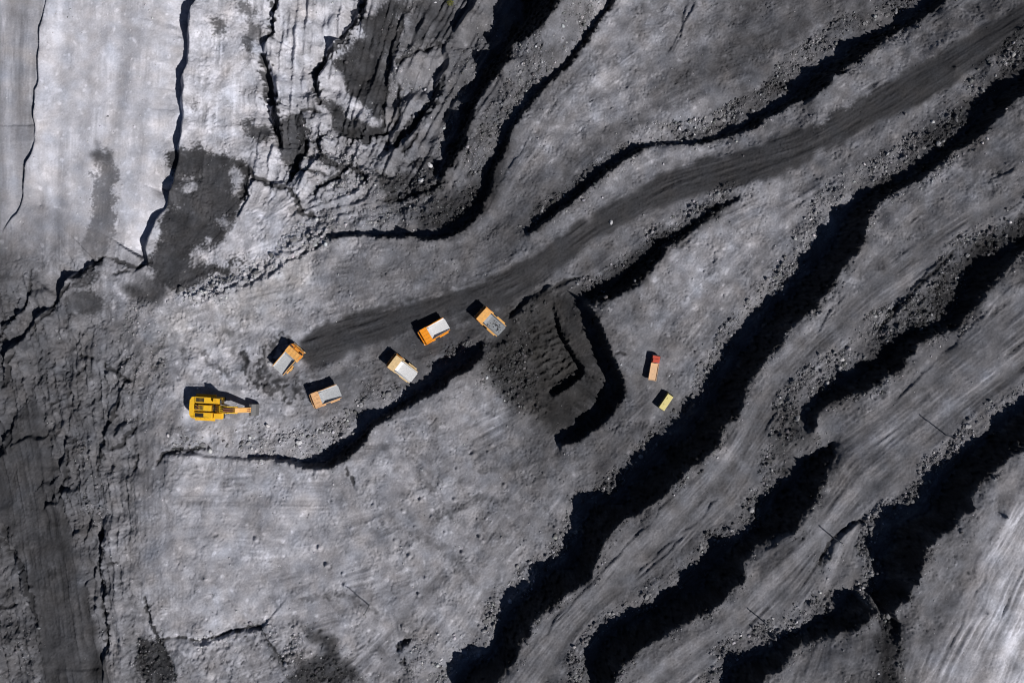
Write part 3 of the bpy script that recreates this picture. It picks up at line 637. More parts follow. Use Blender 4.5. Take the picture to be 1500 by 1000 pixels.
Alb = lin(tone)/KEXP
blot = spectral(16, 2.6, 1.1, 61); blot2 = spectral(45, 6, 1.2, 62); spk = spectral(1.8, 0.7, 0.0, 63)
pale = np.clip(spectral(24, 2.5, 1.0, 66)-0.7, 0, 1.2)*(1-road_any)*(1-rub)
mott = np.clip(-spectral(10, 1.3, 0.9, 67)-0.5, 0, 1.5)*(1-road_any)
mul = np.exp((0.10*blot+0.09*blot2+0.15*pale-0.12*mott)*(1-0.55*road['main'])*(1-0.45*zone_smooth)+0.08*spk*(1-0.5*zone_smooth)+(0.08*st_fine*(0.15+0.85*grain)+0.09*st_mid*grain+0.08*st_hair*hairy)*(1-0.45*zone_smooth)+0.10*st_big*(0.5+0.9*road_any-1.1*road['main']+0.5*zone_smooth)-0.14*ridge*patch_r*(1-0.6*zone_smooth)-0.3*rough*ridge)
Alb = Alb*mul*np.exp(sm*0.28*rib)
spots = np.clip(spectral(9, 2.0, 0.6, 64)-1.55, 0, 1)
Alb *= 1+0.55*spots*(1-road_any)
Alb *= 1-0.28*rub*(1-0.4*patchy)
Alb = Alb*(1-0.42*track)
Alb = Alb*(1-seam*0.9)+0.028*seam*0.9
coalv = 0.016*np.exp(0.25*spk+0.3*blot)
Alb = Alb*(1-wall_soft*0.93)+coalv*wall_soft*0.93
shade_amt = np.clip(foot_shade-wall_soft, 0, 1)*0.72*np.clip(0.75+0.3*blot, 0, 1)
Alb = Alb*(1-shade_amt)+0.030*shade_amt  # wall shadow deepened in the ground colour beyond the toe
Alb = np.clip(Alb, 0.012, 0.62)
TINT = np.array([0.972, 0.975, 1.085])
WARM = np.array([1.03, 0.985, 0.975])
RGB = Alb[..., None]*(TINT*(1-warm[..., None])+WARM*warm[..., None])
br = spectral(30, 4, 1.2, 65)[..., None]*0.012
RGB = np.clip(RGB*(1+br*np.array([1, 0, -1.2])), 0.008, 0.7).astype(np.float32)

# ------------------------------------------------------------------ level the stands of the vehicles
VEH = {'t1': (426.5,525.5,48.6), 't2': (479.5,579.5,201), 't3': (590.5,538.5,142.3), 't4': (636.5,485.5,210), 't5': (718.5,470.5,138), 'ex': (315,596,-3.0), 'red': (957.0,537.5,80), 'bus': (974.0,587.5,56)}
SIZE = {'t': (11.5, 6.8), 'e': (17, 11), 'r': (10, 3.4), 'b': (7.5, 3)}
Zf = blur(Z, 3.0)
place = {}
for k, (x, y, ang) in VEH.items():
    p = ground_plan(np.array([x, y]), Zf); h0 = float(samp(Zf, p)); place[k] = (p[0], p[1], h0, math.radians(ang))
    L_, B_ = SIZE[k[0]]
    c_, s_ = math.cos(math.radians(ang)), math.sin(math.radians(ang))
    lx = (GX-p[0])*c_+(GY-p[1])*s_; ly = -(GX-p[0])*s_+(GY-p[1])*c_
    dd = np.hypot(np.maximum(np.abs(lx)-L_/2-0.3, 0), np.maximum(np.abs(ly)-B_/2-0.3, 0))
    m = np.clip(1-dd/3.0, 0, 1); m = m*m*(3-2*m)
    Z = (Z*(1-m)+(h0-0.02+0.015*n_fin)*m).astype(np.float32)
    rub *= (1-np.clip(m*1.5, 0, 1)).astype(np.float32)

# ------------------------------------------------------------------ materials
def new_mat(name):
    m = bpy.data.materials.new(name); m.use_nodes = True
    return m, m.node_tree.nodes, m.node_tree.links, m.node_tree.nodes['Principled BSDF']
def ground_mat(name, s1, bump, rough, spec, amp):
    m, n, l, b = new_mat(name)
    at = n.new('ShaderNodeAttribute'); at.attribute_name = 'tone'
    tc = n.new('ShaderNodeTexCoord')
    nz = n.new('ShaderNodeTexNoise'); nz.inputs['Scale'].default_value = s1; nz.inputs['Detail'].default_value = 6; nz.inputs['Roughness'].default_value = 0.7
    l.new(tc.outputs['Object'], nz.inputs['Vector'])
    mr = n.new('ShaderNodeMapRange'); mr.inputs['From Min'].default_value = 0.25; mr.inputs['From Max'].default_value = 0.75; mr.inputs['To Min'].default_value = 1-amp; mr.inputs['To Max'].default_value = 1+amp
    l.new(nz.outputs['Fac'], mr.inputs['Value'])
    mx = n.new('ShaderNodeVectorMath'); mx.operation = 'SCALE'
    l.new(at.outputs['Color'], mx.inputs[0]); l.new(mr.outputs['Result'], mx.inputs['Scale'])
    l.new(mx.outputs[0], b.inputs['Base Color'])
    n2 = n.new('ShaderNodeTexNoise'); n2.inputs['Scale'].default_value = s1*1.7; n2.inputs['Detail'].default_value = 5; n2.inputs['Roughness'].default_value = 0.65
    l.new(tc.outputs['Object'], n2.inputs['Vector'])
    bp = n.new('ShaderNodeBump'); bp.inputs['Strength'].default_value = bump; bp.inputs['Distance'].default_value = 0.3
    l.new(n2.outputs['Fac'], bp.inputs['Height']); l.new(bp.outputs['Normal'], b.inputs['Normal'])
    b.inputs['Roughness'].default_value = rough; b.inputs['Specular IOR Level'].default_value = spec
    return m
M_ground = ground_mat('overburden_dust', 1.6, 0.5, 0.95, 0.12, 0.14)
M_road = ground_mat('packed_haul_road', 1.1, 0.4, 0.92, 0.15, 0.16)
M_coal = ground_mat('coal_wall', 1.0, 0.9, 0.85, 0.1, 0.3)
M_rock = ground_mat('broken_rock', 2.2, 0.6, 0.9, 0.2, 0.25)

def paint(name, rgb, rough=0.45, metal=0.0, dirt=0.35, scale=1.4):
    m, n, l, b = new_mat(name)
    tc = n.new('ShaderNodeTexCoord'); nz = n.new('ShaderNodeTexNoise'); nz.inputs['Scale'].default_value = scale; nz.inputs['Detail'].default_value = 6; nz.inputs['Roughness'].default_value = 0.65
    l.new(tc.outputs['Object'], nz.inputs['Vector'])
    cr = n.new('ShaderNodeValToRGB'); cr.color_ramp.elements[0].position = 0.38; cr.color_ramp.elements[1].position = 0.68
    cr.color_ramp.elements[0].color = (*rgb, 1)
    d = (0.14, 0.135, 0.13)
    cr.color_ramp.elements[1].color = tuple(rgb[k]*(1-dirt)+d[k]*dirt for k in range(3))+(1,)
    l.new(nz.outputs['Fac'], cr.inputs['Fac']); l.new(cr.outputs['Color'], b.inputs['Base Color'])
    b.inputs['Roughness'].default_value = rough; b.inputs['Metallic'].default_value = metal; b.inputs['Specular IOR Level'].default_value = 0.3
    return m
MT = {'orange': paint('orange_paint', (0.78, 0.30, 0.035)), 'amber': paint('faded_amber_paint', (0.80, 0.42, 0.12)), 'peach': paint('dusty_peach_paint', (0.78, 0.45, 0.22), dirt=.45),
      'cream': paint('dusty_cream_paint', (0.72, 0.52, 0.27), dirt=.4), 'vivid': paint('vivid_orange_paint', (0.85, 0.30, 0.01), dirt=.2), 'yellow': paint('excavator_yellow', (0.80, 0.46, 0.015), dirt=.25),
      'black': paint('black_steel', (0.02, 0.02, 0.022), dirt=.15), 'grey': paint('grey_steel', (0.10, 0.10, 0.105), dirt=.3), 'tyre': paint('tyre_rubber', (0.022, 0.022, 0.023), 0.85, dirt=.4),
      'bedwhite': paint('worn_white_steel', (0.68, 0.69, 0.71), 0.5, dirt=.28, scale=2.2), 'bedgrey': paint('worn_grey_steel', (0.46, 0.48, 0.51), 0.5, dirt=.4, scale=2.0), 'bedblue': paint('dull_blue_grey_steel', (0.27, 0.29, 0.32), 0.55, dirt=.5, scale=.9),
      'red': paint('red_paint', (0.52, 0.07, 0.04), dirt=.25), 'tan': paint('tan_painted_steel', (0.72, 0.46, 0.27), dirt=.25), 'straw': paint('straw_yellow_paint', (0.70, 0.61, 0.25), dirt=.2),
      'olive': paint('olive_yellow_paint', (0.34, 0.31, 0.09), dirt=.3), 'white': paint('white_paint', (0.72, 0.70, 0.66), dirt=.2), 'chrome': paint('bright_rod_steel', (0.55, 0.55, 0.55), 0.25, 1.0, 0.1),
      'wood': paint('weathered_pole_wood', (0.3, 0.295, 0.29), 0.85), 'ceramic': paint('insulator_ceramic', (0.25, 0.22, 0.2), 0.3), 'leaf': paint('yellow_green_leaf', (0.16, 0.17, 0.03), 0.7), 'rust': paint('rusty_red_steel', (0.25, 0.08, 0.04), .7, dirt=.4)}
mg, n_, l_, b_ = new_mat('dark_window_glass'); b_.inputs['Base Color'].default_value = (0.015, 0.02, 0.025, 1); b_.inputs['Roughness'].default_value = 0.08; MT['glass'] = mg
ml, n_, l_, b_ = new_mat('headlamp_glass'); b_.inputs['Base Color'].default_value = (0.8, 0.8, 0.78, 1); b_.inputs['Roughness'].default_value = 0.15; MT['lamp'] = ml

# ------------------------------------------------------------------ terrain meshes
def tag(o, label=None, cat=None, group=None, kind=None):
    if label: o['label'] = label
    if cat: o['category'] = cat
    if group: o['group'] = group
    if kind: o['kind'] = kind
    return o

VX, VY = 206.0, 142.0
ix = np.array(sorted(set(np.where(np.abs(gx) <= VX)[0].tolist()+list(range(0, NX, 5))+[NX-1])))
iy = np.array(sorted(set(np.where(np.abs(gy) <= VY)[0].tolist()+list(range(0, NY, 5))+[NY-1])))
xs = gx[ix].copy(); ys = gy[iy].copy()
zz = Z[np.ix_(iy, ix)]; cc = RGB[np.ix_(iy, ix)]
xs[0] = -1500; xs[-1] = 1500; ys[0] = -1500; ys[-1] = 1500
QX, QY = np.meshgrid(xs, ys)
verts = np.stack([QX, QY, zz], -1).reshape(-1, 3).astype(np.float32); cols = cc.reshape(-1, 3)
ny_, nx_ = QX.shape
vid = np.arange(ny_*nx_).reshape(ny_, nx_)
quads = np.stack([vid[:-1, :-1], vid[:-1, 1:], vid[1:, 1:], vid[1:, :-1]], -1).reshape(-1, 4)
reg = np.zeros((NY, NX), np.int8)
rk = list(road.keys())
for n0, k in enumerate(rk): reg[road[k] > 0.5] = 10+n0
wl_id = {}
for n0, wv in enumerate(walls):
    reg[wv['mask'] > 0.5] = 30+n0; wl_id[wv['name']] = 30+n0
fr = reg[np.ix_(iy, ix)][:-1, :-1].reshape(-1)

def mesh_np(name, v_, f, c_, mat):
    me = bpy.data.meshes.new(name)
    k = f.shape[1]
    me.vertices.add(len(v_)); me.vertices.foreach_set('co', np.ascontiguousarray(v_, np.float32).ravel())
    me.loops.add(f.size); me.loops.foreach_set('vertex_index', np.ascontiguousarray(f, np.int32).ravel())
    me.polygons.add(len(f)); me.polygons.foreach_set('loop_start', np.arange(0, f.size, k, dtype=np.int32))
    me.polygons.foreach_set('loop_total', np.full(len(f), k, np.int32))
    me.update(calc_edges=True)
    at = me.attributes.new('tone', 'FLOAT_COLOR', 'POINT')
    at.data.foreach_set('color', np.concatenate([c_, np.ones((len(c_), 1))], 1).astype(np.float32).ravel())
    me.materials.append(mat)
    o = bpy.data.objects.new(name, me); col.objects.link(o)
    me.validate()
    return o
def sub(name, m, mat):
    f = quads[m]
    if len(f) == 0: return None
    us, inv = np.unique(f.ravel(), return_inverse=True)
    return mesh_np(name, verts[us], inv.reshape(-1, 4), cols[us], mat)
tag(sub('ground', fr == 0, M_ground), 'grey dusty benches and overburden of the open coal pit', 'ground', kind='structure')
RL = {'main': 'dark packed haul road curving up from the parked trucks', 'bench': 'streaked grey haul road running along the top of the longest coal wall',
      'upper': 'grey streaked bench road between two black coal walls', 'far': 'pale streaked haul road on the highest bench', 'left': 'smooth pale grey track beside the light strips', 'low': 'dark rutted track past cracked ground'}
for n0, k in enumerate(rk): tag(sub('haul_road', fr == 10+n0, M_road), RL[k], 'road', kind='structure')
WL = {'B': 'longest black coal wall below the streaked haul road', 'C1': 'black coal wall ending at the brown rubble saddle', 'C2': 'black coal wall with a pale rubble ridge along its top', 'D': 'wide black coal wall under the highest bench',
      'D2': 'short black coal wall of the small spur bench', 'A': 'black coal wall bordering the dark curving haul road', 'E': 'low black wall beside the parked haul trucks', 'F': 'black wall above the cracked hollow',
      'G': 'thin dark step above the coarse rubble slope', 'H': 'black wall around the loading hollow', 'H2': 'inner black step beside the ribbed slope', 'I': 'rubbly dark step beside the dark haul road'}
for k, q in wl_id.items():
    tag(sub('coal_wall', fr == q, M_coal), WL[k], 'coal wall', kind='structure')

# ------------------------------------------------------------------ rubble and boulders
ICO = bmesh.new(); bmesh.ops.create_icosphere(ICO, subdivisions=1, radius=1.0)
iv = np.array([v_.co[:] for v_ in ICO.verts]); ifc = np.array([[v_.index for v_ in f.verts] for f in ICO.faces]); ICO.free()

def rocks(name, N, dens, smin, smax, pw, label, seed, light=(0.10, 0.32)):
    r = np.random.default_rng(seed)
    vis = dens*(np.abs(GX) < 203)*(np.abs(GY) < 139)
    p = vis.ravel().astype(np.float64); p /= p.sum()
    idx = r.choice(p.size, N, p=p)
    x = gx[idx % NX]+r.uniform(-.5, .5, N)*RES; y = gy[idx//NX]+r.uniform(-.5, .5, N)*RES
    z = samp(Z, np.stack([x, y], -1))
    s = smin*np.exp(r.exponential(pw, N)); s = np.minimum(s, smax*r.uniform(.7, 1, N))
    sc = np.stack([s*r.uniform(.7, 1.25, N), s*r.uniform(.6, 1.1, N), s*r.uniform(.5, .95, N)], -1)
    th = r.uniform(0, 2*math.pi, N); c, sn = np.cos(th), np.sin(th)
    V_ = iv[None]*(1+r.uniform(-.45, .38, (N, len(iv), 1)))*sc[:, None, :]
    tl = r.normal(0, .35, N)[:, None]
    V_ = np.stack([V_[..., 0]*c[:, None]-V_[..., 1]*sn[:, None], V_[..., 0]*sn[:, None]+V_[..., 1]*c[:, None], V_[..., 2]+tl*V_[..., 0]], -1)
    V_ += np.stack([x, y, z+0.18*sc[:, 2]], -1)[:, None, :]
    F_ = (ifc[None]+(np.arange(N)*len(iv))[:, None, None]).reshape(-1, 3)
    gnd = samp(Alb, np.stack([x, y], -1))
    g = np.clip(np.maximum(gnd*1.2, 0.045)*np.exp(r.normal(0, .42, N)), 0.02, 0.5)
    hi = r.random(N) < 0.11; g[hi] = np.minimum(g[hi]*r.uniform(1.8, 4, hi.sum()), .5)
    C_ = np.repeat(g[:, None]*np.array([0.99, 0.985, 1.05])*(1+r.normal(0, .02, (N, 3))), len(iv), 0)
    o = mesh_np(name, V_.reshape(-1, 3), F_, C_, M_rock)
    return tag(o, label, 'rubble', kind='stuff')
dens = rub**1.35
rocks('rubble', 34000, dens, 0.15, 0.95, 0.36, 'broken grey rubble lying along walls and windrows', 91)
rocks('scattered_stone', 9000, np.clip(0.05+0.5*rub+0.35*(spots > 0)*1.0, 0, 1)*(1-0.85*road_any)*(1-wall_soft), 0.13, 0.5, 0.3, 'small loose stones scattered over the benches', 92)

bmeshes = []
for k in range(9):
    bm = bmesh.new(); bmesh.ops.create_icosphere(bm, subdivisions=2, radius=1.0)
    r = np.random.default_rng(200+k)
    for _ in range(9):                                   # chip flat facets off
        nrm = Vector(r.normal(size=3)).normalized(); d0 = r.uniform(.55, .85)
        for v_ in bm.verts:
            e = v_.co.dot(nrm)-d0
            if e > 0: v_.co -= nrm*e
    for v_ in bm.verts: v_.co = Vector((v_.co.x*1.15, v_.co.y*0.9, v_.co.z*0.8))*(1+r.uniform(-.04, .04))
    me = bpy.data.meshes.new('boulder'); bm.to_mesh(me); bm.free()
    shade = [0.13, 0.17, 0.22, 0.28, 0.16, 0.2, 0.5, 0.45, 0.11][k]
    at = me.attributes.new('tone', 'FLOAT_COLOR', 'POINT')
    at.data.foreach_set('color', np.tile([shade, shade, shade*1.06, 1], len(me.vertices)).astype(np.float32))
    me.materials.append(M_rock); bmeshes.append(me)
def boulder(px, size, kind, label, group=None):
    p = ground_plan(np.array(px, float), Zf); h = float(samp(Z, p))
    o = bpy.data.objects.new('boulder', bmeshes[kind]); col.objects.link(o)
    o.location = (p[0], p[1], h+0.22*size); o.scale = (size*random.uniform(.9, 1.1), size*random.uniform(.85, 1.1), size*random.uniform(.8, 1))
    o.rotation_euler = (random.uniform(-.3, .3), random.uniform(-.3, .3), random.uniform(0, 6.28))
    tag(o, label, 'boulder', group)
boulder((630,242), 1.1, 6, 'white round boulder at the foot of the cracked hollow wall')
boulder((617,265), 1.3, 7, 'pale broad boulder lying just below the white round one', )
boulder((438,648), 1.2, 6, 'pale boulder alone on the bench rim beside the low black wall')
boulder((895,326), 0.9, 7, 'small pale stone alone on the dark haul road')
boulder((395,533), 0.7, 7, 'small pale stone at the rear of the turning haul truck')
for zone, n0, lo, hi, lab, grp in (('R1', 26, .6, 1.25, 'grey boulder in the long windrow beside the light bench', 'boulders of the long windrow'),
                                 ('B', 34, .6, 1.2, 'grey boulder on the rubble edge of the longest coal wall', 'boulders along the longest coal wall'),
                                 ('A', 22, .6, 1.1, 'dark boulder on the rubble edge of the wall by the curving haul road', 'boulders by the curving haul road'),
                                 ('C1', 16, .6, 1.1, 'grey boulder on the rubble edge of the wall ending at the saddle', 'boulders by the saddle wall'),
                                 ('C2', 18, .6, 1.2, 'grey boulder in the dark rubble strip under the streaked haul road', 'boulders of the dark rubble strip'),
                                 ('D', 18, .6, 1.1, 'grey boulder on the rubble edge of the wall under the highest bench', 'boulders under the highest bench'),
                                 ('E', 16, .6, 1.2, 'pale boulder on the rim of the truck bench', 'boulders on the truck bench rim')):
    if zone == 'R1': L_ = P(262,436, 340,416, 392,396, 412,370, 462,345); sp = 11
    elif zone == 'E': L_ = P(250,648, 330,655, 420,656, 500,625, 545,585, 590,572); sp = 9
    else: L_ = W[zone]['epx']; sp = 8
    L_ = L_[(L_[:, 0] > 5) & (L_[:, 0] < 1495) & (L_[:, 1] > 5) & (L_[:, 1] < 995)]
    q, _ = resample(L_, 1.0)
    for _k in range(n0):
        c = q[random.randrange(len(q))]+SH*random.uniform(0, sp*1.3)+np.array([random.uniform(-4, 4), random.uniform(-4, 4)])
        boulder(c, lo+(hi-lo)*random.random()**2, random.choice([0, 1, 2, 3, 4, 5, 8]), lab, grp)

# ------------------------------------------------------------------ mesh helpers for machines
def bm_box(bm, x0, x1, y0, y1, z0, z1, bev=0.0):
    r = bmesh.ops.create_cube(bm, size=1.0)
    for v_ in r['verts']: v_.co = Vector(((x0+x1)/2+v_.co.x*(x1-x0), (y0+y1)/2+v_.co.y*(y1-y0), (z0+z1)/2+v_.co.z*(z1-z0)))
    if bev > 0:
        es = list({e for v_ in r['verts'] for e in v_.link_edges})
        bmesh.ops.bevel(bm, geom=es, offset=bev, segments=2, affect='EDGES', profile=.6)
def bm_tube(bm, a, b, r0, r1=None, seg=10):
    a = Vector(a); b = Vector(b); r1 = r0 if r1 is None else r1
    r = bmesh.ops.create_cone(bm, cap_ends=True, segments=seg, radius1=r0, radius2=r1, depth=(b-a).length)
    mt = Matrix.Translation((a+b)/2) @ (b-a).to_track_quat('Z', 'Y').to_matrix().to_4x4()
    bmesh.ops.transform(bm, matrix=mt, verts=r['verts'])
def bm_prism(bm, prof, y0, y1):
    """side profile (x,z) extruded across y"""
    A = [bm.verts.new((x, y0, z)) for x, z in prof]; B = [bm.verts.new((x, y1, z)) for x, z in prof]
    n = len(prof)
    bm.faces.new(A); bm.faces.new(B[::-1])
    for k in range(n): bm.faces.new((A[k], B[k], B[(k+1) % n], A[(k+1) % n]))
    bmesh.ops.recalc_face_normals(bm, faces=bm.faces)
def bm_plan(bm, prof, z0, z1):
    A = [bm.verts.new((x, y, z0)) for x, y in prof]; B = [bm.verts.new((x, y, z1)) for x, y in prof]
    n = len(prof)
    bm.faces.new(A[::-1]); bm.faces.new(B)
    for k in range(n): bm.faces.new((A[k], A[(k+1) % n], B[(k+1) % n], B[k]))
    bmesh.ops.recalc_face_normals(bm, faces=bm.faces)
def bm_lathe(bm, prof, cx, cz, seg=20):
    """profile (y, r) spun about the wheel axle (y)"""
    rings = []
    for y, r in prof: rings.append([bm.verts.new((cx+r*math.cos(2*math.pi*k/seg), y, cz+r*math.sin(2*math.pi*k/seg))) for k in range(seg)])
    for a, b in zip(rings, rings[1:]):
        for k in range(seg): bm.faces.new((a[k], a[(k+1) % seg], b[(k+1) % seg], b[k]))
    bm.faces.new(rings[0][::-1]); bm.faces.new(rings[-1]); bmesh.ops.recalc_face_normals(bm, faces=bm.faces)
def part(name, mat, parent, fn, label=None):
    bm = bmesh.new(); fn(bm)
    me = bpy.data.meshes.new(name); bm.to_mesh(me); bm.free(); me.materials.append(MT[mat])
    o = bpy.data.objects.new(name, me); col.objects.link(o); o.parent = parent
    if label: o['label'] = label
    return o
def boxes(*bs):
    def f(bm):
        for b in bs: bm_box(bm, *b)
    return f
def tubes(*ts):
    def f(bm):
        for t in ts: bm_tube(bm, *t)
    return f
def root(name, key, label, cat, group=None):
    x, y, z, a = place[key]
    o = bpy.data.objects.new(name, None); col.objects.link(o); o.location = (x, y, z); o.rotation_euler = (0, 0, a); o.empty_display_size = 1
    return tag(o, label, cat, group)
def wheel(parent, x, y, r, w, rimmat, seg=22):
    s = 1 if y > 0 else -1
    def ty(bm):
        bm_lathe(bm, [(y-w/2, r*.62), (y-w/2, r*.9), (y-w*.38, r), (y+w*.38, r), (y+w/2, r*.9), (y+w/2, r*.62)], x, r, seg)
        for k in range(seg):                                  # tread lugs
            an = 2*math.pi*(k+.5)/seg
            for sd in (-1, 1):
                c = Vector((x+r*math.cos(an), y+sd*w*.22, r+r*math.sin(an)))
                q = bmesh.ops.create_cube(bm, size=1.0)
                mt = Matrix.Translation(c) @ Matrix.Rotation(-an, 4, 'Y') @ Matrix.Diagonal((r*.05, w*.36, r*.16, 1))
                bmesh.ops.transform(bm, matrix=mt, verts=q['verts'])
    wo = part('wheel', 'tyre', parent, ty)
    part('rim', rimmat, wo, lambda bm: bm_lathe(bm, [(y-w*.5-.02, r*.25), (y-w*.5-.02, r*.58), (y+w*.5+.02, r*.58), (y+w*.5+.02, r*.25)], x, r, seg))
    return wo

# ------------------------------------------------------------------ haul trucks
def haul_truck(key, label, body, deck, bed, load=False):
    t = root('haul_truck', key, label, 'truck', 'haul trucks parked on the working bench')
    part('chassis', 'grey', t, boxes((-4.9, 4.9, .75, 1.25, 1.2, 2.1, .04), (-4.9, 4.9, -1.25, -.75, 1.2, 2.1, .04), (-3.3, -2.1, -1.0, 1.0, 1.0, 1.9, .1), (2.7, 3.5, -1.7, 1.7, 1.1, 1.7, .08), (-.4, .2, -.9, .9, 1.3, 1.9)))
    for y in (2.35, -2.35): wheel(t, 3.1, y, 1.32, .95, body)
    for y in (2.55, 1.5, -1.5, -2.55): wheel(t, -2.7, y, 1.32, .92, body)
    part('bumper', body, t, boxes((5.0, 5.5, -2.75, 2.75, .95, 1.75, .08)))
    part('radiator', 'black', t, boxes((5.02, 5.22, -1.25, 1.25, 1.8, 3.15, .03)))
    dk = part('deck', deck, t, lambda bm: (bm_plan(bm, [(2.0, -2.95), (4.6, -2.95), (5.25, -2.5), (5.25, 2.5), (4.6, 2.95), (2.0, 2.95)], 3.1, 3.25), bm_box(bm, 2.1, 4.4, 1.9, 2.9, 2.0, 3.1, .05), bm_box(bm, 2.1, 4.4, -2.9, -1.9, 2.0, 3.1, .05)) and None)
    part('hood', deck, t, lambda bm: (bm_prism(bm, [(2.0, 2.0), (5.0, 2.0), (5.0, 3.45), (4.6, 3.7), (2.0, 3.8)], -1.05, .95), [bm_box(bm, 2.5+.4*k, 2.65+.4*k, -.8, .7, 3.77, 3.86) for k in range(5)]) and None)
    cb = part('cab', deck, t, lambda bm: bm_prism(bm, [(2.3, 3.25), (4.5, 3.25), (4.55, 3.9), (4.25, 4.95), (2.3, 5.0)], 1.15, 2.85))
    part('windshield', 'glass', cb, lambda bm: bm_prism(bm, [(4.56, 3.95), (4.60, 3.95), (4.33, 4.85), (4.29, 4.85)], 1.28, 2.72))
    part('side_window', 'glass', cb, lambda bm: bm_prism(bm, [(2.6, 3.95), (4.35, 3.95), (4.12, 4.75), (2.6, 4.75)], 2.853, 2.88))
    part('side_window', 'glass', cb, lambda bm: bm_prism(bm, [(2.6, 3.95), (4.35, 3.95), (4.12, 4.75), (2.6, 4.75)], 1.12, 1.147))
    part('electric_cabinet', deck, t, boxes((2.4, 4.2, -2.8, -1.3, 3.25, 4.45, .06)))
    part('air_cleaner', 'black', t, tubes(((4.45, -1.9, 3.25), (4.45, -1.9, 4.25), .3, .3, 12), ((4.45, -2.55, 3.25), (4.45, -2.55, 4.25), .3, .3, 12)))
    part('handrail', deck, t, tubes(*[((x, y, 3.25), (x, y, 4.15), .035, .035, 6) for x, y in ((5.15, -2.4), (5.15, -1.2), (5.15, 0), (5.15, 1.2), (5.15, 2.4), (4.6, 2.88), (4.6, -2.88))],
        ((5.15, -2.4, 4.15), (5.15, 2.4, 4.15), .035, .035, 6), ((5.15, -2.4, 3.7), (5.15, 2.4, 3.7), .03, .03, 6), ((5.15, 2.4, 4.15), (4.6, 2.88, 4.15), .035, .035, 6), ((5.15, -2.4, 4.15), (4.6, -2.88, 4.15), .035, .035, 6)))
    for s in (1, -1):
        def lad(bm):
            for yy in (1.55, 2.15): bm_tube(bm, (5.55, s*yy, .7), (5.3, s*yy, 3.2), .04, .04, 6)
            for k in range(7): bm_tube(bm, (5.53-.035*k, s*1.55, .95+.34*k), (5.53-.035*k, s*2.15, .95+.34*k), .03, .03, 6)
        part('ladder', 'grey', t, lad)
    for y in (-2.4, -.9, .9, 2.4): part('headlight', 'lamp', t, tubes(((5.45, y, 1.95), (5.56, y, 1.95), .17, .17, 12)))
    for y in (3.05, -3.05): part('mirror', 'black', t, lambda bm: (bm_box(bm, 4.62, 4.7, y-.12, y+.12, 3.6, 4.2), bm_tube(bm, (4.6, y*.95, 3.3), (4.65, y, 3.65), .03, .03, 6)) and None)
    # dump body: shallow tray, sides with ribs, canopy over the cab
    def tray(bm):
        bm_prism(bm, [(-5.5, 3.55), (-5.2, 3.2), (0.9, 2.55), (1.75, 4.55), (1.75, 4.75), (1.55, 4.75), (.55, 3.5), (-5.5, 3.8)], -1.95, 1.95)
    b = part('dump_body', bed, t, tray)
    for s in (1, -1):
        def slab(bm, yb, yt, th, lo=0.0):
            inn = [(-5.5, s*yb, 3.62+lo), (.95, s*yb, 2.75+lo), (1.78, s*yt, 4.84), (-5.5, s*yt, 4.32)]
            A = [bm.verts.new(q) for q in inn]; B = [bm.verts.new((q[0], q[1]+s*th, q[2]-.03)) for q in inn]
            bm.faces.new(A); bm.faces.new(B[::-1])
            for k in range(4): bm.faces.new((A[k], B[k], B[(k+1) % 4], A[(k+1) % 4]))
            bmesh.ops.recalc_face_normals(bm, faces=bm.faces)
        side = part('side_wall', bed, b, lambda bm: slab(bm, 1.9, 2.42, .12))
        def ribs(bm):
            for k in range(5):
                x = -4.7+1.25*k; z0 = 3.45-.135*(x+5.5)
                bm_tube(bm, (x, s*2.1, z0+.1), (x, s*2.6, 4.2+.07*(x+5.5)), .1, .1, 6)
            bm_prism(bm, [(-5.55, 4.28), (-5.55, 4.4), (1.8, 4.94), (1.8, 4.82)], s*2.40, s*2.62)
        part('side_rib', body, side, ribs)
        part('side_platform', body, t, boxes((.9, 2.1, min(s*2.3, s*3.05), max(s*2.3, s*3.05), 2.55, 2.7), (-4.5, -.9, min(s*2.62, s*3.1), max(s*2.62, s*3.1), 2.72, 2.82)))
    part('front_wall', body, b, boxes((1.56, 1.86, -2.6, 2.6, 4.5, 5.12, .04)))
    part('canopy', body, b, lambda bm: (bm_prism(bm, [(1.7, 4.98), (4.2, 5.16), (4.25, 5.3), (1.7, 5.16)], -2.75, 2.75), [bm_prism(bm, [(1.9, 5.16), (4.1, 5.28), (4.1, 5.38), (1.9, 5.28)], y-.08, y+.08) for y in (-2.66, -1.35, 0, 1.35, 2.66)]) and None)
    part('tail_lip', bed, b, boxes((-5.72, -5.48, -1.9, 1.9, 3.5, 3.75, .03)))
    if load:
        def heap(bm):
            r = random.Random(3)
            for k in range(34):
                c = Vector((r.uniform(-5.0, .6), r.uniform(-1.8, 1.8), 0)); s_ = r.uniform(.1, .28)
                q = bmesh.ops.create_icosphere(bm, subdivisions=1, radius=s_)
                for v_ in q['verts']: v_.co = v_.co*r.uniform(.8, 1.15)+Vector((c.x, c.y, 3.8-.05*(c.x+5.5)+s_*.25))
        o = part('coal_scraps', 'black', b, heap); o['kind'] = 'stuff'
    part('fuel_tank', body, t, tubes(((-.9, 2.0, 1.7), (.9, 2.0, 1.7), .55, .55, 14)))
    part('hydraulic_tank', 'grey', t, boxes((-.9, .9, -2.5, -1.5, 1.2, 2.2, .12)))
    part('hoist_cylinder', 'chrome', t, tubes(((-.2, .62, 1.7), (.7, .62, 2.9), .16, .16, 10), ((-.2, -.62, 1.7), (.7, -.62, 2.9), .16, .16, 10)))
    return t
haul_truck('t1', 'orange haul truck with pale grey bed on the dark turning loop', 'amber', 'orange', 'bedgrey')
haul_truck('t2', 'dusty peach and grey haul truck nearest the low black wall bend', 'peach', 'peach', 'bedgrey')
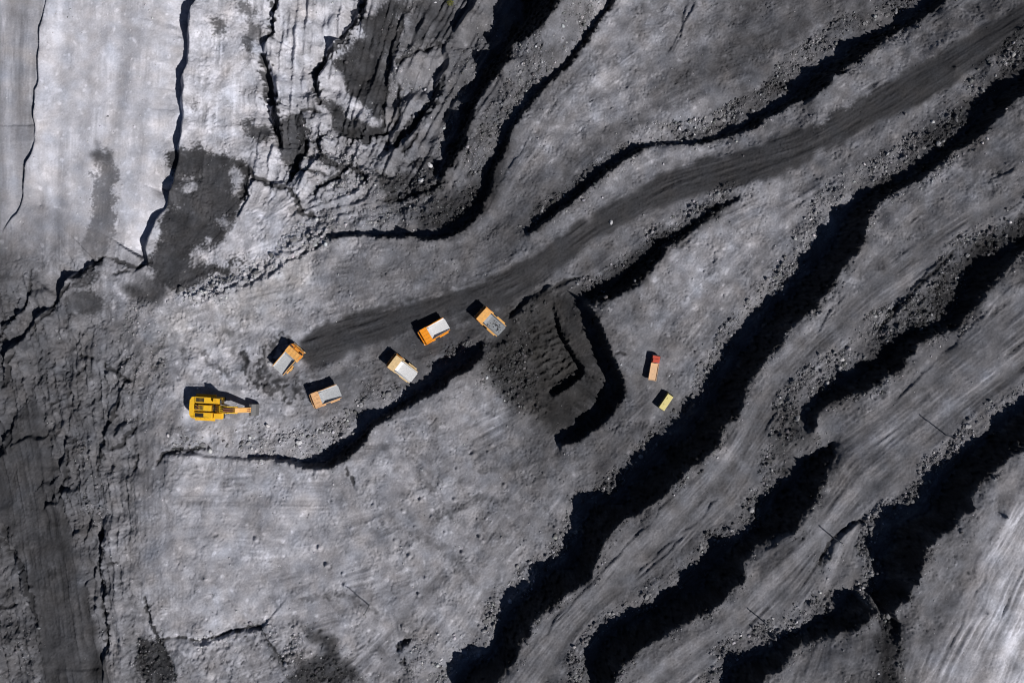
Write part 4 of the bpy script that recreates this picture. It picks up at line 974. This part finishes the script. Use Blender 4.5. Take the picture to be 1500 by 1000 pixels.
haul_truck('t3', 'cream canopied haul truck with white bed backed to the black wall', 'cream', 'orange', 'bedwhite')
haul_truck('t4', 'vivid orange haul truck with bright white bed on the dark road', 'vivid', 'vivid', 'bedwhite')
haul_truck('t5', 'orange haul truck with dirty blue grey bed beside the brown heap', 'amber', 'orange', 'bedblue', True)

# ------------------------------------------------------------------ excavator
ex = root('mining_excavator', 'ex', 'large yellow hydraulic excavator with its bucket resting on the light bench', 'excavator')
ex.scale = (1.06, 1.06, 1.06)
for s in (1, -1):
    def trk(bm):
        prof = [(-3.9, .75), (-3.6, .2), (-3.1, 0), (3.1, 0), (3.6, .2), (3.9, .75), (3.8, 1.3), (3.3, 1.65), (-3.3, 1.65), (-3.8, 1.3)]
        bm_prism(bm, prof, s*2.9-.65, s*2.9+.65)
        for k in range(17): bm_box(bm, -3.4+.41*k, -3.15+.41*k, s*2.9-.72, s*2.9+.72, 1.65, 1.74)
    tr = part('track', 'black', ex, trk)
    part('track_frame', 'yellow', tr, boxes((-2.9, 2.9, s*2.9-.68, s*2.9+.68, .55, 1.2, .05)))
part('undercarriage', 'grey', ex, boxes((-1.8, 1.8, -2.3, 2.3, .7, 1.7, .1)))
part('slew_ring', 'black', ex, tubes(((0, 0, 1.7), (0, 0, 2.2), 1.7, 1.7, 24)))
def house(bm):
    bm_plan(bm, [(-6.4, -3.0), (-5.9, -3.75), (3.6, -3.75), (3.9, -3.4), (3.9, -1.4), (2.3, -1.2), (2.3, 1.2), (3.9, 1.4), (3.9, 3.75), (-5.9, 3.75), (-6.4, 3.0)], 2.2, 3.0)
    bm_box(bm, -5.2, .9, -3.6, -1.55, 3.0, 5.1, .12); bm_box(bm, -4.8, .6, -.95, 1.0, 3.0, 5.6, .12); bm_box(bm, -5.2, 1.2, 1.6, 3.6, 3.0, 5.2, .12)
    bm_box(bm, 1.3, 3.5, -3.5, -1.7, 3.0, 4.4, .1)
ho = part('house', 'yellow', ex, house)
part('engine_deck', 'black', ho, boxes((-5.25, 1.9, -3.3, 3.3, 3.0, 3.25), (-1.6, -1.2, -3.4, 3.4, 3.2, 4.7), (-3.9, -3.6, -1.6, 1.7, 3.2, 4.9)))
part('hose_bundle', 'black', ho, tubes(((.4, -.5, 4.6), (3.2, -.6, 5.4), .12, .12, 8), ((.4, -.15, 4.6), (3.2, -.25, 5.4), .12, .12, 8), ((.4, .3, 4.6), (3.2, .3, 5.4), .12, .12, 8), ((.4, .65, 4.6), (3.2, .65, 5.4), .12, .12, 8)))
part('counterweight', 'yellow', ho, lambda bm: bm_plan(bm, [(-5.3, -3.7), (-6.3, -3.5), (-6.9, -2.4), (-7.0, 0), (-6.9, 2.4), (-6.3, 3.5), (-5.3, 3.7)], 2.4, 4.9))
for y0, y1 in ((-3.2, -1.9), (-.7, .8), (1.95, 3.3)):
    part('engine_grille', 'black', ho, lambda bm: [bm_box(bm, -4.7+.42*k, -4.45+.42*k, y0, y1, 5.15, 5.68 if y0 == -.7 else 5.38) for k in range(7)] and None)
for x, y in ((-3.6, -.2), (-3.6, .6)): part('exhaust_stack', 'rust', ho, tubes(((x, y, 5.5), (x, y, 6.8), .17, .17, 12)))
cabx = part('cab', 'yellow', ex, boxes((1.7, 3.9, 1.75, 3.6, 4.6, 6.9, .1), (1.7, 3.9, 1.75, 3.6, 3.0, 4.62, .05)))
part('windshield', 'glass', cabx, boxes((3.905, 3.94, 1.9, 3.45, 5.0, 6.6))); part('side_window', 'glass', cabx, boxes((2.0, 3.6, 3.605, 3.63, 5.2, 6.6))); part('side_window', 'glass', cabx, boxes((2.0, 3.6, 1.72, 1.745, 5.2, 6.6)))
part('roof_guard', 'yellow', cabx, boxes(*[(1.8+.4*k, 1.95+.4*k, 1.8, 3.55, 6.9, 7.0) for k in range(6)]))
part('handrail', 'yellow', ho, tubes(*[((x, s*3.68, 3.0), (x, s*3.68, 6.1 if x < 1 else 4.1), .04, .04, 6) for s in (1, -1) for x in (-5.4, -4, -2.6, -1.2, .2)], *[((-5.4, s*3.68, 6.1), (.2, s*3.68, 6.1), .04, .04, 6) for s in (1, -1)]))
def arm(bm, pts, widths, y0, y1):
    up = []; dn = []
    for k, (x, z) in enumerate(pts):
        a = Vector(pts[max(0, k-1)]); b = Vector(pts[min(len(pts)-1, k+1)]); d = (b-a).normalized(); n = Vector((-d.y, d.x))*widths[k]/2
        up.append((x+n.x, z+n.y)); dn.append((x-n.x, z-n.y))
    bm_prism(bm, up+dn[::-1], y0, y1)
bo = part('boom', 'yellow', ex, lambda bm: arm(bm, [(2.0, 3.4), (4.4, 5.6), (7.0, 6.9), (10.0, 6.6)], [1.4, 2.2, 1.9, 1.1], -1.15, 1.15))
for s in (1, -1):
    part('boom_cylinder', 'chrome', bo, tubes(((3.4, s*1.45, 2.9), (5.6, s*1.45, 4.9), .26, .26, 12), ((5.4, s*1.45, 4.75), (7.0, s*1.45, 6.5), .15, .15, 12)))
st = part('stick', 'amber', ex, lambda bm: arm(bm, [(9.2, 7.3), (10.2, 6.5), (12.0, 4.4), (13.2, 2.9)], [.9, 1.6, 1.3, .8], -.8, .8))
part('hose_bundle', 'black', st, tubes(*[((4.2, y, 6.75), (6.8, y, 7.95), .1, .1, 8) for y in (-.7, .7, 0)], *[((6.8, y, 7.95), (9.4, y, 7.75), .1, .1, 8) for y in (-.7, .7, 0)]))
part('stick_cylinder', 'rust', st, tubes(((5.6, .35, 7.9), (7.6, .35, 7.8), .24, .24, 12), ((7.4, .35, 7.8), (9.2, .35, 7.4), .13, .13, 12), ((5.6, -.35, 7.9), (7.6, -.35, 7.8), .24, .24, 12), ((7.4, -.35, 7.8), (9.2, -.35, 7.4), .13, .13, 12)))
for s in (1, -1):
    part('catwalk', 'yellow', ho, boxes((-5.6, 1.2, min(s*3.76, s*4.5), max(s*3.76, s*4.5), 2.75, 2.85), *[(-5.4+1.3*k, -5.3+1.3*k, min(s*3.7, s*4.4), max(s*3.7, s*4.4), 2.45, 2.75) for k in range(6)]))
bu = part('bucket', 'grey', ex, lambda bm: (bm_prism(bm, [(12.7, 3.1), (13.6, 3.3), (14.9, 2.7), (15.6, 1.4), (15.3, .25), (15.1, .3), (15.2, 1.3), (14.6, 2.35), (13.6, 2.85), (12.8, 2.7)], -1.9, 1.9),
    [bm_prism(bm, [(12.8, 2.8), (13.6, 3.2), (14.8, 2.6), (15.5, 1.4), (15.25, .3), (13.2, .9)], y, y+.12) for y in (-1.96, 1.84)]) and None)
for k in range(5): part('tooth', 'chrome', bu, lambda bm: bm_tube(bm, (15.2, -1.7+.85*k, .35), (14.9, -1.7+.85*k, -.02), .14, .05, 6))
part('bucket_link', 'rust', st, tubes(((11.2, .3, 5.9), (13.4, .3, 3.7), .18, .14, 10), ((11.2, -.3, 5.9), (13.4, -.3, 3.7), .18, .14, 10)))

# ------------------------------------------------------------------ red cabbed dump truck
rt = root('dump_truck', 'red', 'small dump truck with red cab and tan bed beside the loading hollow', 'truck')
part('chassis', 'black', rt, boxes((-4.4, 4.2, .35, .6, .75, 1.1), (-4.4, 4.2, -.6, -.35, .75, 1.1), (3.9, 4.3, -1.2, 1.2, .5, .95, .04)))
for x, ys_ in ((3.0, (1.15, -1.15)), (-1.6, (1.1, -1.1)), (-3.0, (1.1, -1.1))):
    for y in ys_: wheel(rt, x, y, .55, .42 if x > 0 else .6, 'grey', 14)
cbr = part('cab', 'red', rt, lambda bm: (bm_prism(bm, [(1.7, 1.0), (4.3, 1.0), (4.35, 1.9), (4.05, 3.0), (1.7, 3.05)], -1.3, 1.3), bm_box(bm, 1.75, 3.0, -1.1, 1.1, 3.02, 3.3, .1)) and None)
part('windshield', 'glass', cbr, lambda bm: bm_prism(bm, [(4.35, 1.95), (4.38, 1.95), (4.1, 2.9), (4.07, 2.9)], -1.15, 1.15))
for s in (1, -1):
    part('side_window', 'glass', cbr, boxes((2.3, 3.7, min(s*1.303, s*1.32), max(s*1.303, s*1.32), 2.0, 2.75))); part('mirror', 'black', cbr, boxes((4.0, 4.15, min(s*1.4, s*1.65), max(s*1.4, s*1.65), 1.9, 2.6)))
    part('headlight', 'lamp', rt, tubes(((4.28, s*.95, .9), (4.36, s*.95, .9), .13, .13, 10)))
dbr = part('dump_body', 'tan', rt, boxes((-4.6, 1.3, -1.3, 1.3, 1.2, 2.25, .03)))
part('side_wall', 'tan', dbr, boxes((-4.6, 1.3, 1.3, 1.4, 1.2, 2.5), (-4.6, 1.3, -1.4, -1.3, 1.2, 2.5), *[(-4.3+1.05*k, -4.18+1.05*k, 1.4, 1.48, 1.2, 2.45) for k in range(6)], *[(-4.3+1.05*k, -4.18+1.05*k, -1.48, -1.4, 1.2, 2.45) for k in range(6)]))
part('head_board', 'tan', dbr, boxes((1.3, 1.42, -1.4, 1.4, 1.2, 2.9))); part('tailgate', 'tan', dbr, boxes((-4.72, -4.6, -1.4, 1.4, 1.2, 2.45)))

# ------------------------------------------------------------------ straw yellow crew bus
bs = root('crew_bus', 'bus', 'short straw yellow bus parked beside the red cabbed dump truck', 'bus')
bb = part('body', 'olive', bs, lambda bm: bm_prism(bm, [(-3.2, .5), (3.1, .5), (3.25, 1.2), (3.1, 1.7), (2.75, 2.75), (-3.1, 2.8), (-3.25, 1.2)], -1.15, 1.15))
part('roof', 'straw', bb, lambda bm: (bm_box(bm, -3.15, 2.75, -1.12, 1.12, 2.75, 2.95, .08), bm_box(bm, -1.6, -.8, -.45, .45, 2.94, 3.06, .03), bm_box(bm, .8, 1.6, -.45, .45, 2.94, 3.06, .03)) and None)
for s in (1, -1):
    for k in range(5): part('side_window', 'glass', bb, boxes((-2.8+1.08*k, -1.9+1.08*k, min(s*1.153, s*1.17), max(s*1.153, s*1.17), 1.6, 2.45)))
    part('headlight', 'lamp', bb, tubes(((3.18, s*.8, .95), (3.28, s*.8, .95), .14, .14, 10)))
part('windshield', 'glass', bb, lambda bm: bm_prism(bm, [(3.12, 1.72), (3.15, 1.72), (2.83, 2.6), (2.8, 2.6)], -1.0, 1.0))
part('bumper', 'black', bb, boxes((3.15, 3.4, -1.1, 1.1, .45, .75, .04)))
for x in (2.0, -2.0):
    for y in (.95, -.95): wheel(bs, x, y, .45, .32, 'grey', 14)

# ------------------------------------------------------------------ power poles
def pole(px, hgt, label):
    p = ground_plan(np.array(px, float), Zf); h = float(samp(Z, p))
    o = bpy.data.objects.new('power_pole', None); col.objects.link(o); o.location = (p[0], p[1], h-.3); o.rotation_euler = (0, 0, math.radians(40)); tag(o, label, 'pole', 'power poles on the benches')
    part('shaft', 'wood', o, tubes(((0, 0, 0), (0, 0, hgt+.3),   .2, .13, 10)))
    ca = part('crossarm', 'wood', o, boxes((-.09, .09, -1.1, 1.1, hgt-.6, hgt-.4)))
    for y in (-1.0, 0, 1.0): part('insulator', 'ceramic', ca, tubes(((0, y, hgt-.4+(.7 if y == 0 else 0)), (0, y, hgt-.1+(.7 if y == 0 else 0)), .1, .06, 8)))
pole((1386,637), 8.6, 'wooden power pole at the rim between two black coal walls, above rubble')
pole((1119,910), 7.0, 'wooden power pole at the rim of the wall by the spur bench')
pole((1222,788), 8.0, 'wooden power pole beside the thin curved trench')
pole((541,886), 11.0, 'wooden power pole alone on the wide mottled bench')

# ------------------------------------------------------------------ yellow-green shrub by the dark hollow
p = ground_plan(np.array([660.0, 6.0]), Zf); h = float(samp(Z, p))
sb_ = bpy.data.objects.new('shrub', None); col.objects.link(sb_); sb_.location = (p[0], p[1], h-.05); tag(sb_, 'small yellow green shrub beside the dark hollow', 'shrub')
rr = random.Random(8)
part('stem', 'wood', sb_, tubes(*[((0, 0, 0), (rr.uniform(-.8, .8), rr.uniform(-.8, .8), rr.uniform(.7, 1.3)), .05, .02, 5) for _ in range(9)]))
def leaves(bm):
    for _ in range(420):
        a = rr.uniform(0, 6.283); q = rr.random()**.5*1.3; c = Vector((q*math.cos(a), q*math.sin(a)*.8, rr.uniform(.3, 1.5)*(1-.35*q)))
        d = Vector((rr.uniform(-1, 1), rr.uniform(-1, 1), rr.uniform(-.4, .8))).normalized(); e = d.orthogonal().normalized(); s_ = rr.uniform(.1, .2)
        bm.faces.new([bm.verts.new(c), bm.verts.new(c+d*s_+e*s_*.4), bm.verts.new(c+d*s_*2), bm.verts.new(c+d*s_-e*s_*.4)])
part('crown', 'leaf', sb_, leaves)
print('terrain z', Z.min(), Z.max(), 'quads', len(quads))
